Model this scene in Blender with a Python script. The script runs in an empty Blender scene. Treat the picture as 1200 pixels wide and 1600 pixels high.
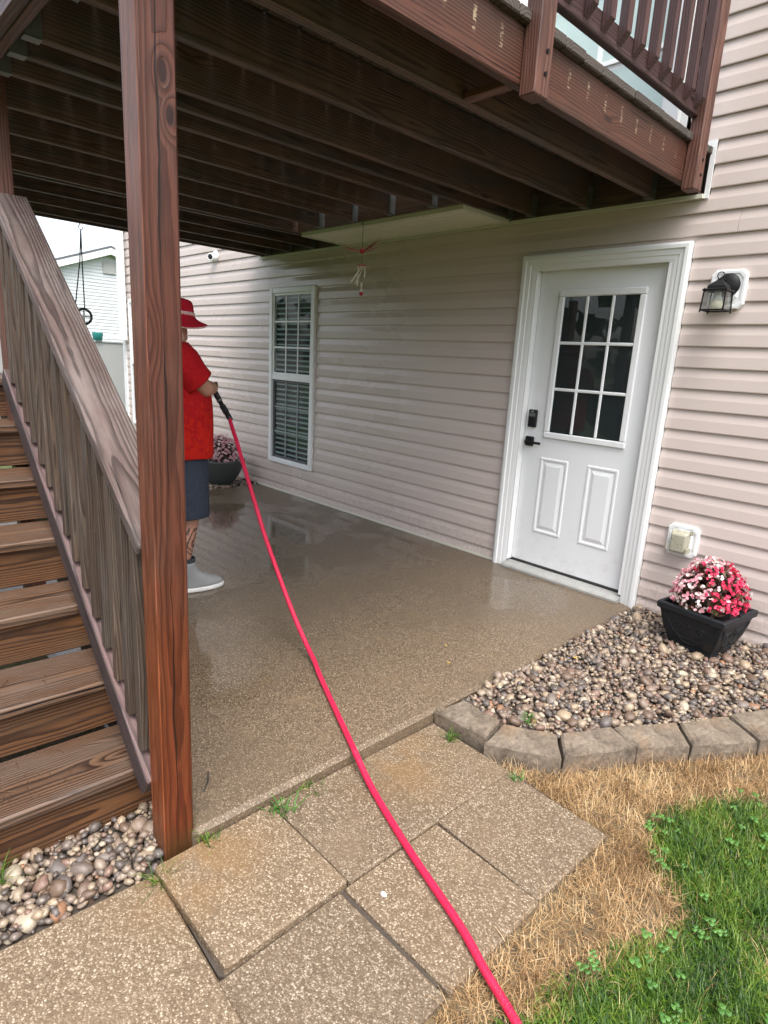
import bpy, bmesh, math, random
import numpy as np
from mathutils import Vector, Matrix, noise as mnoise
random.seed(7)
rng = np.random.default_rng(7)
SC = bpy.context.scene
COL = SC.collection
PI = math.pi
# ------------------------------------------------------------------ camera, sky, sun, exposure
CAM = (1.5242, -3.7491, 1.4370)
YAW, PITCH, ROLL, FPX = 0.7998980, 0.2417864, 0.0562547, 959.53
fw = Vector((-math.sin(YAW) * math.cos(PITCH), math.cos(YAW) * math.cos(PITCH), -math.sin(PITCH)))
rt = Vector((math.cos(YAW), math.sin(YAW), 0)); up = rt.cross(fw)
rt2 = rt * math.cos(ROLL) + up * math.sin(ROLL); up2 = up * math.cos(ROLL) - rt * math.sin(ROLL)
cd = bpy.data.cameras.new('camera')
cd.sensor_fit = 'VERTICAL'; cd.sensor_height = 24.0; cd.lens = FPX / 1600 * 24.0
cd.clip_start = 0.02; cd.clip_end = 600
cam = bpy.data.objects.new('camera', cd); COL.objects.link(cam)
m = Matrix.Identity(4)
for i in range(3):
    m[i][0] = rt2[i]; m[i][1] = up2[i]; m[i][2] = -fw[i]; m[i][3] = CAM[i]
cam.matrix_world = m
SC.camera = cam

SUN_EL, SUN_ROT = math.radians(62), math.radians(115)      # overcast: a very soft, high sun from the camera's side
w = bpy.data.worlds.new('World'); SC.world = w; w.use_nodes = True
wn = w.node_tree; wn.nodes.clear()
sky = wn.nodes.new('ShaderNodeTexSky'); sky.sky_type = 'NISHITA'; sky.sun_disc = False
sky.sun_elevation = SUN_EL; sky.sun_rotation = SUN_ROT
sky.air_density = 1.0; sky.dust_density = 4.0; sky.ozone_density = 1.0
hs = wn.nodes.new('ShaderNodeHueSaturation'); hs.inputs['Saturation'].default_value = 0.40; hs.inputs['Value'].default_value = 1.0
bg = wn.nodes.new('ShaderNodeBackground'); bg.inputs['Strength'].default_value = 0.15
wo = wn.nodes.new('ShaderNodeOutputWorld')
wn.links.new(sky.outputs[0], hs.inputs['Color']); wn.links.new(hs.outputs[0], bg.inputs[0]); wn.links.new(bg.outputs[0], wo.inputs[0])
sl = bpy.data.lights.new('sun', 'SUN'); sl.energy = 0.8; sl.angle = math.radians(40); sl.color = (1.0, 0.97, 0.93)
so = bpy.data.objects.new('sun', sl); COL.objects.link(so)
sdir = Vector((math.sin(SUN_ROT) * math.cos(SUN_EL), math.cos(SUN_ROT) * math.cos(SUN_EL), math.sin(SUN_EL)))
so.rotation_euler = sdir.to_track_quat('Z', 'Y').to_euler(); so.location = sdir * 20
SC.view_settings.view_transform = 'Standard'; SC.view_settings.look = 'None'
SC.view_settings.exposure = 1.62; SC.view_settings.gamma = 1.0; SC.view_settings.use_curve_mapping = False
SC.cycles.use_denoising = True
SC.cycles.max_bounces = 8; SC.cycles.diffuse_bounces = 4; SC.cycles.glossy_bounces = 4; SC.cycles.transmission_bounces = 6
SC.cycles.caustics_reflective = False; SC.cycles.caustics_refractive = False
SC.cycles.sample_clamp_indirect = 6.0

# ------------------------------------------------------------------ node helpers
class NT:
    def __init__(s, name):
        s.m = bpy.data.materials.new(name); s.m.use_nodes = True
        s.t = s.m.node_tree; s.t.nodes.clear()
        s.out = s.t.nodes.new('ShaderNodeOutputMaterial')
        s.b = s.t.nodes.new('ShaderNodeBsdfPrincipled')
        s.t.links.new(s.b.outputs[0], s.out.inputs[0])
        s._tc = None; s._oi = None
    def N(s, t): return s.t.nodes.new(t)
    def put(s, sock, v):
        if v is None: return
        if isinstance(v, bpy.types.NodeSocket): s.t.links.new(v, sock)
        elif isinstance(v, (tuple, list)):
            n = len(sock.default_value)
            sock.default_value = (tuple(v) + (1.0,))[:n] if len(v) < n else tuple(v)[:n]
        else: sock.default_value = v
    def set(s, **k):
        for a, v in k.items(): s.put(s.b.inputs[a.replace('_', ' ')], v)
    @property
    def obj(s):
        if not s._tc: s._tc = s.N('ShaderNodeTexCoord')
        return s._tc.outputs['Object']
    @property
    def rnd(s):
        if not s._oi: s._oi = s.N('ShaderNodeObjectInfo')
        return s._oi.outputs['Random']
    @property
    def pos(s): return s.N('ShaderNodeNewGeometry').outputs['Position']
    def ma(s, op, a, b=None, c=None, clamp=False):
        n = s.N('ShaderNodeMath'); n.operation = op; n.use_clamp = clamp
        s.put(n.inputs[0], a); s.put(n.inputs[1], b); s.put(n.inputs[2], c); return n.outputs[0]
    def vm(s, op, a, b=None):
        n = s.N('ShaderNodeVectorMath'); n.operation = op; s.put(n.inputs[0], a)
        if b is not None: s.put(n.inputs[1], b)
        return n.outputs['Value'] if op in ('LENGTH', 'DISTANCE', 'DOT_PRODUCT') else n.outputs[0]
    def sep(s, v): n = s.N('ShaderNodeSeparateXYZ'); s.put(n.inputs[0], v); return n.outputs
    def com(s, x, y, z):
        n = s.N('ShaderNodeCombineXYZ'); s.put(n.inputs[0], x); s.put(n.inputs[1], y); s.put(n.inputs[2], z); return n.outputs[0]
    def noise(s, v, scale, detail=2.0, rough=0.5, dist=0.0):
        n = s.N('ShaderNodeTexNoise'); s.put(n.inputs['Vector'], v); s.put(n.inputs['Scale'], scale)
        n.inputs['Detail'].default_value = detail; n.inputs['Roughness'].default_value = rough; n.inputs['Distortion'].default_value = dist
        return n.outputs['Fac']
    def voro(s, v, scale, feature='F1', out='Distance', rand=1.0):
        n = s.N('ShaderNodeTexVoronoi'); n.feature = feature; s.put(n.inputs['Vector'], v); s.put(n.inputs['Scale'], scale)
        n.inputs['Randomness'].default_value = rand
        return n.outputs[out]
    def mr(s, v, a, b, c=0.0, d=1.0, smooth=True):
        n = s.N('ShaderNodeMapRange'); n.interpolation_type = 'SMOOTHSTEP' if smooth else 'LINEAR'
        s.put(n.inputs[0], v); s.put(n.inputs[1], a); s.put(n.inputs[2], b); s.put(n.inputs[3], c); s.put(n.inputs[4], d)
        return n.outputs[0]
    def mix(s, f, a, b, mode='MIX'):
        n = s.N('ShaderNodeMix'); n.data_type = 'RGBA'; n.blend_type = mode
        s.put(n.inputs['Factor'], f); s.put(n.inputs[6], a); s.put(n.inputs[7], b); return n.outputs[2]
    def ramp(s, f, stops, interp='LINEAR'):
        n = s.N('ShaderNodeValToRGB'); n.color_ramp.interpolation = interp
        e = n.color_ramp.elements
        e[0].position, e[0].color = stops[0][0], (*stops[0][1], 1)
        e[1].position, e[1].color = stops[1][0], (*stops[1][1], 1)
        for p, c in stops[2:]:
            q = e.new(p); q.color = (*c, 1)
        s.put(n.inputs[0], f); return n.outputs[0]
    def bump(s, h, strength=0.3, dist=0.01):
        n = s.N('ShaderNodeBump'); s.put(n.inputs['Height'], h); n.inputs['Strength'].default_value = strength; n.inputs['Distance'].default_value = dist
        s.t.links.new(n.outputs[0], s.b.inputs['Normal']); return n.outputs[0]

def plain(name, col, rough=0.5, metal=0.0, var=0.08, scale=12.0, spec=0.5, bump=0.0, bscale=80):
    t = NT(name)
    nz = t.noise(t.obj, scale, 3.0)
    t.set(Base_Color=t.mix(nz, tuple(c * (1 - var) for c in col), tuple(min(1, c * (1 + var)) for c in col)), Roughness=t.mr(nz, .2, .8, rough * .9, min(1, rough * 1.1)), Metallic=metal)
    t.b.inputs['Specular IOR Level'].default_value = spec
    if bump: t.bump(t.noise(t.obj, bscale, 3.0), bump, 0.004)
    return t.m

def wood(name, light, dark, grey=(0.2, 0.18, 0.17), greyness=0.3, ring=0.010, rough=0.55, knots=0.6, contrast=0.85, spots=(), extra=None, spec=0.4, crack=1.0, sap=None, warp=.055):
    """board wood; local X is the length of the board"""
    t = NT(name)
    off = t.com(t.ma('MULTIPLY', t.rnd, 41.0), t.ma('MULTIPLY', t.rnd, 7.3), t.ma('MULTIPLY', t.rnd, 3.1))
    v = t.vm('ADD', t.obj, off); o = t.sep(t.obj); x, y, z = t.sep(v)
    slow = t.noise(t.com(t.ma('MULTIPLY', x, 1.1), t.ma('MULTIPLY', y, 4.0), t.ma('MULTIPLY', z, 4.0)), 1.0, 2.0)
    mid = t.noise(t.com(t.ma('MULTIPLY', x, 5.0), t.ma('MULTIPLY', y, 22.0), t.ma('MULTIPLY', z, 22.0)), 1.0, 2.0)
    kv = t.com(t.ma('MULTIPLY', x, 2.1), t.ma('MULTIPLY', y, 8.0), t.ma('MULTIPLY', z, 8.0))
    kd = t.voro(kv, 1.0); kc = t.sep(t.voro(kv, 1.0, out='Color'))[0]
    kon = t.ma('GREATER_THAN', kc, 1.0 - knots * 0.55)
    kinf = t.ma('MULTIPLY', t.mr(kd, 0.0, 0.36, 1.0, 0.0), kon)
    knot = t.ma('MULTIPLY', t.mr(kd, 0.05, 0.13, 1.0, 0.0), kon)
    for (kx, ky, kz, ra, rb) in spots:       # real knots at given places: (local x,y,z, half length, half width)
        d = t.vm('LENGTH', t.com(t.ma('DIVIDE', t.ma('SUBTRACT', o[0], kx), ra), t.ma('DIVIDE', t.ma('SUBTRACT', o[1], ky), rb), t.ma('DIVIDE', t.ma('SUBTRACT', o[2], kz), rb)))
        d = t.ma('ADD', d, t.ma('MULTIPLY', t.ma('SUBTRACT', mid, .5), .7))
        knot = t.ma('MAXIMUM', knot, t.mr(d, 0.7, 1.15, 1.0, 0.0)); kinf = t.ma('MAXIMUM', kinf, t.ma('MULTIPLY', t.mr(d, 0.5, 3.2, 1.0, 0.0), .45))
    cy = t.ma('ADD', o[1], t.ma('MULTIPLY', t.ma('SUBTRACT', t.rnd, .5), .1)); cz = t.ma('ADD', o[2], 0.055)
    r = t.ma('SQRT', t.ma('ADD', t.ma('MULTIPLY', cy, cy), t.ma('MULTIPLY', cz, cz)))
    r = t.ma('ADD', r, t.ma('MULTIPLY', slow, warp)); r = t.ma('ADD', r, t.ma('MULTIPLY', mid, 0.006)); r = t.ma('ADD', r, t.ma('MULTIPLY', kinf, 0.028))
    fr = t.ma('FRACT', t.ma('DIVIDE', r, ring))
    late = t.mr(fr, 0.25, 0.85); late = t.ma('MULTIPLY', late, t.mr(fr, 0.9, 1.0, 1.0, 0.0))
    fib = t.noise(t.com(t.ma('MULTIPLY', x, 9.0), t.ma('MULTIPLY', y, 320.0), t.ma('MULTIPLY', z, 320.0)), 1.0, 3.0, 0.6)
    blot = t.noise(t.com(t.ma('MULTIPLY', x, 2.6), t.ma('MULTIPLY', y, 9.0), t.ma('MULTIPLY', z, 9.0)), 1.0, 4.0, 0.6)
    col = t.mix(t.ma('MULTIPLY', late, contrast), light, dark)
    if sap: col = t.mix(t.mr(blot, .5, .72), col, t.mix(late, sap, tuple(.55 * c for c in sap)))
    col = t.mix(t.ma('MULTIPLY', t.mr(blot, .38, .68), greyness), col, t.mix(late, grey, tuple(c * .5 for c in grey)))
    col = t.mix(1.0, col, t.ramp(fib, [(0.25, (.62, .62, .62)), (0.75, (1.25, 1.25, 1.25))]), 'MULTIPLY')
    col = t.mix(1.0, col, t.ramp(t.rnd, [(0.0, (.82, .82, .84)), (1.0, (1.15, 1.12, 1.1))]), 'MULTIPLY')
    cr = t.noise(t.com(t.ma('MULTIPLY', x, 2.2), t.ma('MULTIPLY', y, 75.0), t.ma('MULTIPLY', z, 75.0)), 1.0, 2.0)
    cr = t.ma('MULTIPLY', t.mr(cr, .68, .74), crack)
    col = t.mix(t.ma('MULTIPLY', cr, .75), col, tuple(c * .15 for c in dark))
    col = t.mix(t.ma('MULTIPLY', knot, .88), col, tuple(c * .3 for c in dark))
    h = t.ma('SUBTRACT', t.ma('ADD', t.ma('MULTIPLY', fib, .35), t.ma('MULTIPLY', late, .5)), t.ma('ADD', t.ma('MULTIPLY', cr, 1.6), t.ma('MULTIPLY', knot, .4)))
    if extra: col, h = extra(t, col, h, o)
    t.set(Base_Color=col, Roughness=t.mr(fib, .2, .8, rough - .12, rough + .12))
    t.b.inputs['Specular IOR Level'].default_value = spec
    t.bump(h, 0.55, 0.0022)
    return t.m

# ------------------------------------------------------------------ materials
MT = {}
def rim_marks(t, col, h, o):     # pale run-off marks below every board joint
    fx = t.ma('FRACT', t.ma('DIVIDE', t.ma('ADD', o[0], 0.05), 0.1455))
    band = t.mr(t.ma('ABSOLUTE', t.ma('SUBTRACT', fx, .5)), .035, .075, 1.0, 0.0)
    lo_ = t.mr(t.noise(t.com(t.ma('MULTIPLY', o[0], 6.7), 5.0, 0.0), 1.0, 1.0), .3, .7, -.035, .02, False)
    zz = t.ma('MULTIPLY', t.mr(o[2], t.ma('SUBTRACT', lo_, .012), lo_), t.mr(o[2], .05, .066, 1.0, 0.0))
    brk = t.mr(t.noise(t.com(t.ma('MULTIPLY', o[0], 30.0), 0.0, t.ma('MULTIPLY', o[2], 130.0)), 1.0, 3.0), .46, .6)
    per = t.mr(t.noise(t.com(t.ma('MULTIPLY', o[0], 5.3), 2.0, 0.0), 1.0, 2.0), .36, .62, .12, .8)
    return t.mix(t.ma('MULTIPLY', t.ma('MULTIPLY', band, zz), t.ma('MULTIPLY', brk, per)), col, (.46, .36, .24)), h
def dark_side(t, col, h, o):     # the side towards the steps is streaked nearly black
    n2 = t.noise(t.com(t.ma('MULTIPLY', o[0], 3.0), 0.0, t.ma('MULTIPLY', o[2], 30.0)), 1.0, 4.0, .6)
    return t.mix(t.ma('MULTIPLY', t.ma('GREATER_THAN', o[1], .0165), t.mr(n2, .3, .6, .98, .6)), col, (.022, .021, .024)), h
def post_crack(t, col, h, o):    # long drying crack on the +x face, wet dark foot
    wob = t.noise(t.com(t.ma('MULTIPLY', o[0], 3.2), 0.0, 0.0), 1.0, 3.0, .6)
    c = t.ma('ADD', -0.012, t.ma('MULTIPLY', wob, .030))
    d = t.ma('ABSOLUTE', t.ma('SUBTRACT', o[1], c))
    wd = t.mr(t.noise(t.com(t.ma('MULTIPLY', o[0], 2.0), 3.0, 0.0), 1.0, 2.0), .38, .62, .0002, .0030)
    ck = t.ma('MULTIPLY', t.mr(d, t.ma('MULTIPLY', wd, .5), t.ma('MULTIPLY', wd, 1.1), 1.0, 0.0), t.ma('GREATER_THAN', o[2], .03))
    n2 = t.noise(t.obj, 9.0, 3.0)
    foot = t.mr(t.ma('ADD', o[0], t.ma('MULTIPLY', n2, .14)), -1.19, -1.03, .8, 0.0)
    tan = t.ma('MULTIPLY', t.ma('GREATER_THAN', o[1], .044), t.mr(t.noise(t.com(t.ma('MULTIPLY', o[0], 5.0), 0.0, t.ma('MULTIPLY', o[2], 60.0)), 1.0, 4.0), .34, .62, .25, .95))
    col = t.mix(tan, col, t.mix(1.0, col, (2.3, 2.5, 2.5), 'MULTIPLY'))      # sun-bleached face
    col = t.mix(foot, col, (.05, .042, .028))
    low = t.mr(t.ma('ADD', o[0], t.ma('MULTIPLY', n2, .5)), -.45, .25, .85, 0.0)     # lower part keeps fresh orange stain
    col = t.mix(low, col, t.mix(1.0, col, (1.4, .92, .45), 'MULTIPLY'))
    col = t.mix(ck, col, (.012, .006, .004))
    return col, t.ma('SUBTRACT', h, t.ma('MULTIPLY', ck, 2.5))
MT['post'] = wood('stained_post_wood', (.098, .034, .021), (.042, .013, .008), (.090, .045, .033), .5, ring=.0050, rough=.45, knots=.12, warp=.018, contrast=.75, spots=((.883, -.012, .044, .030, .012), (.798, -.027, .044, .026, .012)), extra=post_crack, spec=.28, crack=.5)
MT['rim'] = wood('stained_rim_wood', (.092, .034, .020), (.040, .014, .009), (.062, .036, .025), .5, ring=.012, rough=.5, knots=.35, extra=rim_marks)
MT['railpost'] = wood('rail_post_wood', (.165, .072, .050), (.065, .024, .018), (.10, .058, .046), .4, ring=.010, rough=.5, knots=.3)
MT['rail'] = wood('rail_wood', (.078, .036, .034), (.036, .015, .0145), (.082, .052, .050), .45, ring=.010, rough=.55, knots=.4)
MT['joist'] = wood('joist_wood', (.125, .074, .050), (.052, .029, .020), (.066, .060, .056), .7, ring=.012, rough=.6, knots=.5)
MT['deckboard'] = wood('deck_board_wood', (.095, .078, .066), (.050, .041, .035), (.12, .11, .10), .5, ring=.011, rough=.7, knots=.4)
MT['tread'] = wood('tread_wood', (.145, .080, .045), (.028, .012, .006), (.150, .108, .082), .7, ring=.0075, contrast=.95, crack=1.4, warp=.030, rough=.55, knots=.55, sap=(.135, .070, .034))
MT['riser'] = wood('riser_wood', (.140, .062, .023), (.030, .011, .005), (.075, .045, .03), .5, ring=.0075, contrast=.95, crack=1.3, warp=.024, rough=.55, knots=.5, sap=(.145, .066, .022))
MT['handrail'] = wood('weathered_handrail_wood', (.150, .104, .090), (.048, .030, .026), (.25, .21, .19), .6, ring=.0075, rough=.65, knots=.45, contrast=.9, warp=.030)
MT['stairrail'] = wood('stair_rail_wood', (.115, .070, .068), (.05, .03, .03), (.055, .047, .048), .6, ring=.012, rough=.6, knots=.3)
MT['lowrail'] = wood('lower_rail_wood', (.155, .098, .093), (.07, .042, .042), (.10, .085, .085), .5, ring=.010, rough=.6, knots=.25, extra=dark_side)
MT['baluster'] = wood('baluster_wood', (.105, .072, .052), (.036, .023, .016), (.135, .115, .098), .7, ring=.006, rough=.65, knots=.4)

def siding_mat():
    t = NT('vinyl_siding')
    P = t.sep(t.pos)
    n1 = t.noise(t.com(t.ma('MULTIPLY', P[0], .9), 0.0, t.ma('MULTIPLY', P[2], 2.2)), 1.0, 4.0, .6)
    gr = t.noise(t.com(t.ma('MULTIPLY', P[0], 9.0), t.ma('MULTIPLY', P[1], 120.0), t.ma('MULTIPLY', P[2], 260.0)), 1.0, 3.0, .6)
    dirt = t.noise(t.com(t.ma('MULTIPLY', P[0], 14.0), 0.0, t.ma('MULTIPLY', P[2], 5.0)), 1.0, 5.0, .65)
    col = t.mix(n1, (.53, .448, .412), (.595, .508, .470))
    col = t.mix(t.mr(dirt, .60, .85, 0.0, .18), col, (.36, .30, .25))
    spl = t.ma('MULTIPLY', t.mr(t.ma('ADD', P[2], t.ma('MULTIPLY', dirt, -.5)), -.22, .10, .28, 0.0), t.mr(t.noise(t.pos, 42, 3.0), .42, .62))
    col = t.mix(spl, col, (.27, .21, .155))
    drip = t.mr(t.noise(t.com(t.ma('MULTIPLY', P[0], 26.0), 0.0, t.ma('MULTIPLY', P[2], .8)), 1.0, 4.0, .7), .60, .78, 0.0, .22)
    col = t.mix(drip, col, (.40, .35, .31))
    wet = t.ma('MULTIPLY', t.mr(P[0], -1.5, -2.6), t.mr(n1, .3, .55))       # hosed-down part of the wall
    col = t.mix(t.ma('MULTIPLY', wet, .12), col, (.40, .33, .28))
    t.set(Base_Color=col, Roughness=t.ma('ADD', t.mr(wet, 0, 1, .48, .16), t.ma('MULTIPLY', gr, .08)))
    t.b.inputs['Specular IOR Level'].default_value = .5
    t.bump(gr, .12, .0015)
    return t.m
MT['siding'] = siding_mat()
MT['white'] = plain('white_vinyl_trim', (.78, .79, .79), .4, var=.03, scale=6)
MT['trimcream'] = plain('cream_metal_trim', (.62, .61, .52), .45, var=.06, scale=9)
def doorpaint():
    t = NT('white_door_paint'); P = t.sep(t.pos); n = t.noise(t.pos, 16, 5.0, .65); sc_ = t.noise(t.vm('MULTIPLY', t.pos, (60, 60, 9)), 1.0, 3.0)
    g = t.ma('MULTIPLY', t.mr(P[2], .05, .55, .30, .04), t.mr(n, .5, .72)); g = t.ma('MAXIMUM', g, t.ma('MULTIPLY', t.mr(sc_, .70, .76), t.mr(P[2], .1, .7, .5, 0)))
    t.set(Base_Color=t.mix(g, (.765, .78, .795), (.50, .46, .40)), Roughness=t.mr(n, .3, .7, .28, .42)); t.bump(t.noise(t.pos, 35, 2.0), .04, .002); return t.m
MT['doorpaint'] = doorpaint()
MT['soffit'] = plain('cream_soffit_vinyl', (.76, .74, .64), .5, var=.05, scale=7)
MT['black'] = plain('black_metal', (.008, .008, .009), .5, var=.3, scale=30, spec=.25)
MT['blackplastic'] = plain('black_plastic', (.016, .017, .019), .5, var=.25, scale=20, bump=.08)
MT['rubber'] = plain('dark_rubber', (.03, .03, .032), .65)
MT['galv'] = plain('galvanised_steel', (.16, .17, .17), .5, metal=.6, var=.3, scale=25)
MT['sill'] = plain('aluminium_threshold', (.42, .42, .40), .4, metal=.3, var=.25, scale=16)
MT['dark'] = plain('painted_room_shade', (.015, .017, .02), .8, var=.3)  # near-black colour painted in for the shade of the rooms behind glass
MT['blind'] = plain('white_blind', (.25, .28, .28), .5, var=.04)
MT['greypanel'] = plain('grey_vinyl_panel', (.31, .31, .30), .6, var=.05, scale=3)
MT['neighbour'] = plain('white_lap_siding', (.50, .53, .54), .5, var=.03)
MT['roof'] = plain('grey_shingles', (.105, .11, .125), .85, var=.25, scale=4, bump=.4, bscale=20)
MT['teal'] = plain('teal_plastic', (.04, .28, .27), .4)
MT['wetcap'] = plain('grey_screen', (.10, .105, .11), .6)
def glass_mat(name, tint=(.90, .95, .94), rough=.0, f0=1.0):
    t = NT(name); t.t.nodes.remove(t.b)
    tr = t.N('ShaderNodeBsdfTransparent'); gl = t.N('ShaderNodeBsdfGlossy'); fr = t.N('ShaderNodeFresnel'); mx = t.N('ShaderNodeMixShader')
    t.put(tr.inputs[0], tint); gl.inputs['Roughness'].default_value = rough; fr.inputs[0].default_value = 1.52
    ge = t.N('ShaderNodeNewGeometry'); t.put(mx.inputs[0], t.ma('MULTIPLY', fr.outputs[0], t.ma('SUBTRACT', 1.0, ge.outputs['Backfacing']), None, True))
    t.t.links.new(tr.outputs[0], mx.inputs[1]); t.t.links.new(gl.outputs[0], mx.inputs[2]); t.t.links.new(mx.outputs[0], t.out.inputs[0])
    return t.m
MT['glass'] = glass_mat('window_glass')
def lampglass():
    m_ = glass_mat('seeded_lamp_glass', (.93, .94, .94), .06); t = m_.node_tree
    mx = t.nodes.new('ShaderNodeMixShader'); mx.inputs[0].default_value = .16; tl = t.nodes.new('ShaderNodeBsdfTranslucent'); tl.inputs[0].default_value = (.7, .72, .72, 1)
    out = [n for n in t.nodes if n.type == 'OUTPUT_MATERIAL'][0]; src = out.inputs[0].links[0].from_socket
    t.links.new(src, mx.inputs[1]); t.links.new(tl.outputs[0], mx.inputs[2]); t.links.new(mx.outputs[0], out.inputs[0]); return m_
MT['lampglass'] = lampglass()
def frosted(name, c):
    t = NT(name); t.set(Base_Color=c, Roughness=.35); t.b.inputs['Subsurface Weight'].default_value = .2
    return t.m
MT['bulb'] = frosted('unlit_bulb', (.80, .78, .58)); MT['bulbneck'] = frosted('bulb_neck', (.78, .78, .74))
def dirtyclear():
    t = NT('yellowed_clear_plastic')
    n = t.noise(t.obj, 18, 4.0)
    t.set(Base_Color=t.mix(n, (.44, .42, .30), (.66, .64, .52)), Roughness=t.mr(n, .2, .8, .2, .5))
    t.b.inputs['Transmission Weight'].default_value = .35
    return t.m
MT['clearcover'] = dirtyclear()

def concrete_mat():
    t = NT('wet_aggregate_concrete'); P = t.pos; p = t.sep(P)
    c = t.voro(P, 215.0, out='Color'); d = t.voro(P, 215.0)
    cr = t.sep(c)[0]
    big = t.noise(P, 1.1, 5.0, .6); b2 = t.noise(P, 4.5, 4.0, .6)
    base = t.ramp(cr, [(0.0, (.050, .034, .020)), (.4, (.122, .088, .055)), (.75, (.198, .149, .097)), (1.0, (.36, .285, .20))])
    base = t.mix(t.mr(d, .3, .7, 0, .8), base, (.085, .062, .041))
    base = t.mix(t.mr(big, .38, .66, .0, .55), base, (.092, .070, .048))
    base = t.mix(t.mr(b2, .55, .75, 0, .35), base, (.165, .115, .06))
    dry = t.mr(t.ma('ADD', p[0], t.ma('MULTIPLY', b2, .5)), -.55, .25)              # the edge near the pavers drains first
    base = t.mix(t.ma('MULTIPLY', dry, .45), base, t.mix(1.0, base, (1.5, 1.45, 1.4), 'MULTIPLY'))
    pud = t.mr(t.ma('ADD', t.noise(t.vm('MULTIPLY', P, (1, 1, 0)), 1.35, 3.0, .5), t.ma('MULTIPLY', dry, -.22)), .44, .60)  # film of water
    wv_ = t.ma('MULTIPLY', t.noise(P, 3.0, 4.0, .6), .55)
    for (cx_, cy_, r0_) in ((-1.05, -2.55, .62), (-2.55, -1.75, .75), (-2.9, -.95, .55), (-.55, -.45, .42)):
        d_ = t.ma('ADD', t.vm('DISTANCE', P, (cx_, cy_, 0.0)), wv_)
        pud = t.ma('MAXIMUM', pud, t.mr(d_, r0_ + .10, r0_ + .20, 1.0, 0.0))
    lowrough = t.ma('ADD', t.mr(pud, 0, 1, .34, .03), t.ma('MULTIPLY', dry, .16))
    t.set(Base_Color=base, Roughness=lowrough); t.b.inputs['Specular IOR Level'].default_value = .55
    bm = t.N('ShaderNodeBump'); bm.inputs['Distance'].default_value = .0016
    t.put(bm.inputs['Height'], t.ma('ADD', t.ma('MULTIPLY', t.mr(d, 0, .6, 1, 0), .8), t.noise(P, 60, 2.0)))
    t.put(bm.inputs['Strength'], t.mr(pud, 0, 1, .55, .05)); t.t.links.new(bm.outputs[0], t.b.inputs['Normal'])
    return t.m
MT['patio'] = concrete_mat()
def paver_mat():
    t = NT('exposed_aggregate_paver'); P = t.pos
    sc = 172.0
    wv = t.vm('ADD', P, t.com(t.ma('MULTIPLY', t.noise(P, 160), .008), t.ma('MULTIPLY', t.noise(t.vm('ADD', P, (3, 1, 2)), 160), .008), 0.0))
    c = t.sep(t.voro(wv, sc, out='Color')); d = t.voro(wv, sc); e = d
    f1 = t.ma('ADD', t.ma('MULTIPLY', c[0], .8), t.ma('MULTIPLY', t.noise(P, 11.0, 4.0), .25))
    st = t.ramp(f1, [(0, (.095, .064, .038)), (.32, (.165, .118, .074)), (.55, (.25, .188, .125)), (.78, (.37, .295, .212)), (1.0, (.50, .425, .33))])
    col = t.mix(t.mr(d, .30, .62, 0, .8), st, (.125, .088, .054))
    fine = t.noise(P, 420, 2.0); col = t.mix(1.0, col, t.ramp(fine, [(.3, (.72, .72, .72)), (.7, (1.22, 1.22, 1.22))]), 'MULTIPLY')
    big = t.noise(P, 2.2, 5.0, .6)
    col = t.mix(t.mr(big, .5, .72, 0, .55), col, (.19, .135, .085))
    pp = t.sep(P)
    rust = t.ma('MULTIPLY', t.mr(t.vm('DISTANCE', P, (.06, -3.05, -.05)), .05, .34, 1, 0), t.mr(t.noise(P, 9, 3.0), .3, .6))
    rust2 = t.ma('MULTIPLY', t.mr(t.vm('DISTANCE', P, (.12, -2.25, -.05)), .05, .33, 1, 0), t.mr(t.noise(P, 5, 3.0), .4, .6))
    col = t.mix(t.ma('MULTIPLY', t.ma('MAXIMUM', rust, rust2), .55), col, (.20, .115, .045))
    col = t.mix(1.0, col, t.ramp(t.rnd, [(0, (.88, .88, .88)), (1, (1.1, 1.08, 1.05))]), 'MULTIPLY')
    t.set(Base_Color=col, Roughness=t.mr(c[1], 0, 1, .45, .75))
    t.bump(t.ma('ADD', t.mr(e, 0.1, .6, 1.0, 0.0), t.ma('MULTIPLY', t.noise(P, 260, 2.0), .4)), .55, .0022)
    return t.m
MT['paver'] = paver_mat()
def edging_mat():
    t = NT('split_face_block'); n = t.noise(t.obj, 9, 6.0, .65); n2 = t.noise(t.obj, 60, 4.0, .7); n3 = t.noise(t.pos, 5, 3.0)
    col = t.ramp(n, [(.3, (.085, .066, .048)), (.5, (.165, .130, .096)), (.7, (.235, .195, .15))])
    col = t.mix(t.mr(n3, .5, .7, 0, .5), col, (.27, .165, .085))
    col = t.mix(1.0, col, t.ramp(n2, [(.3, (.6, .6, .6)), (.7, (1.25, 1.25, 1.25))]), 'MULTIPLY')
    t.set(Base_Color=col, Roughness=.85); t.bump(t.ma('ADD', n2, t.ma('MULTIPLY', n, 1.2)), .7, .006)
    return t.m
MT['edging'] = edging_mat()
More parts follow.
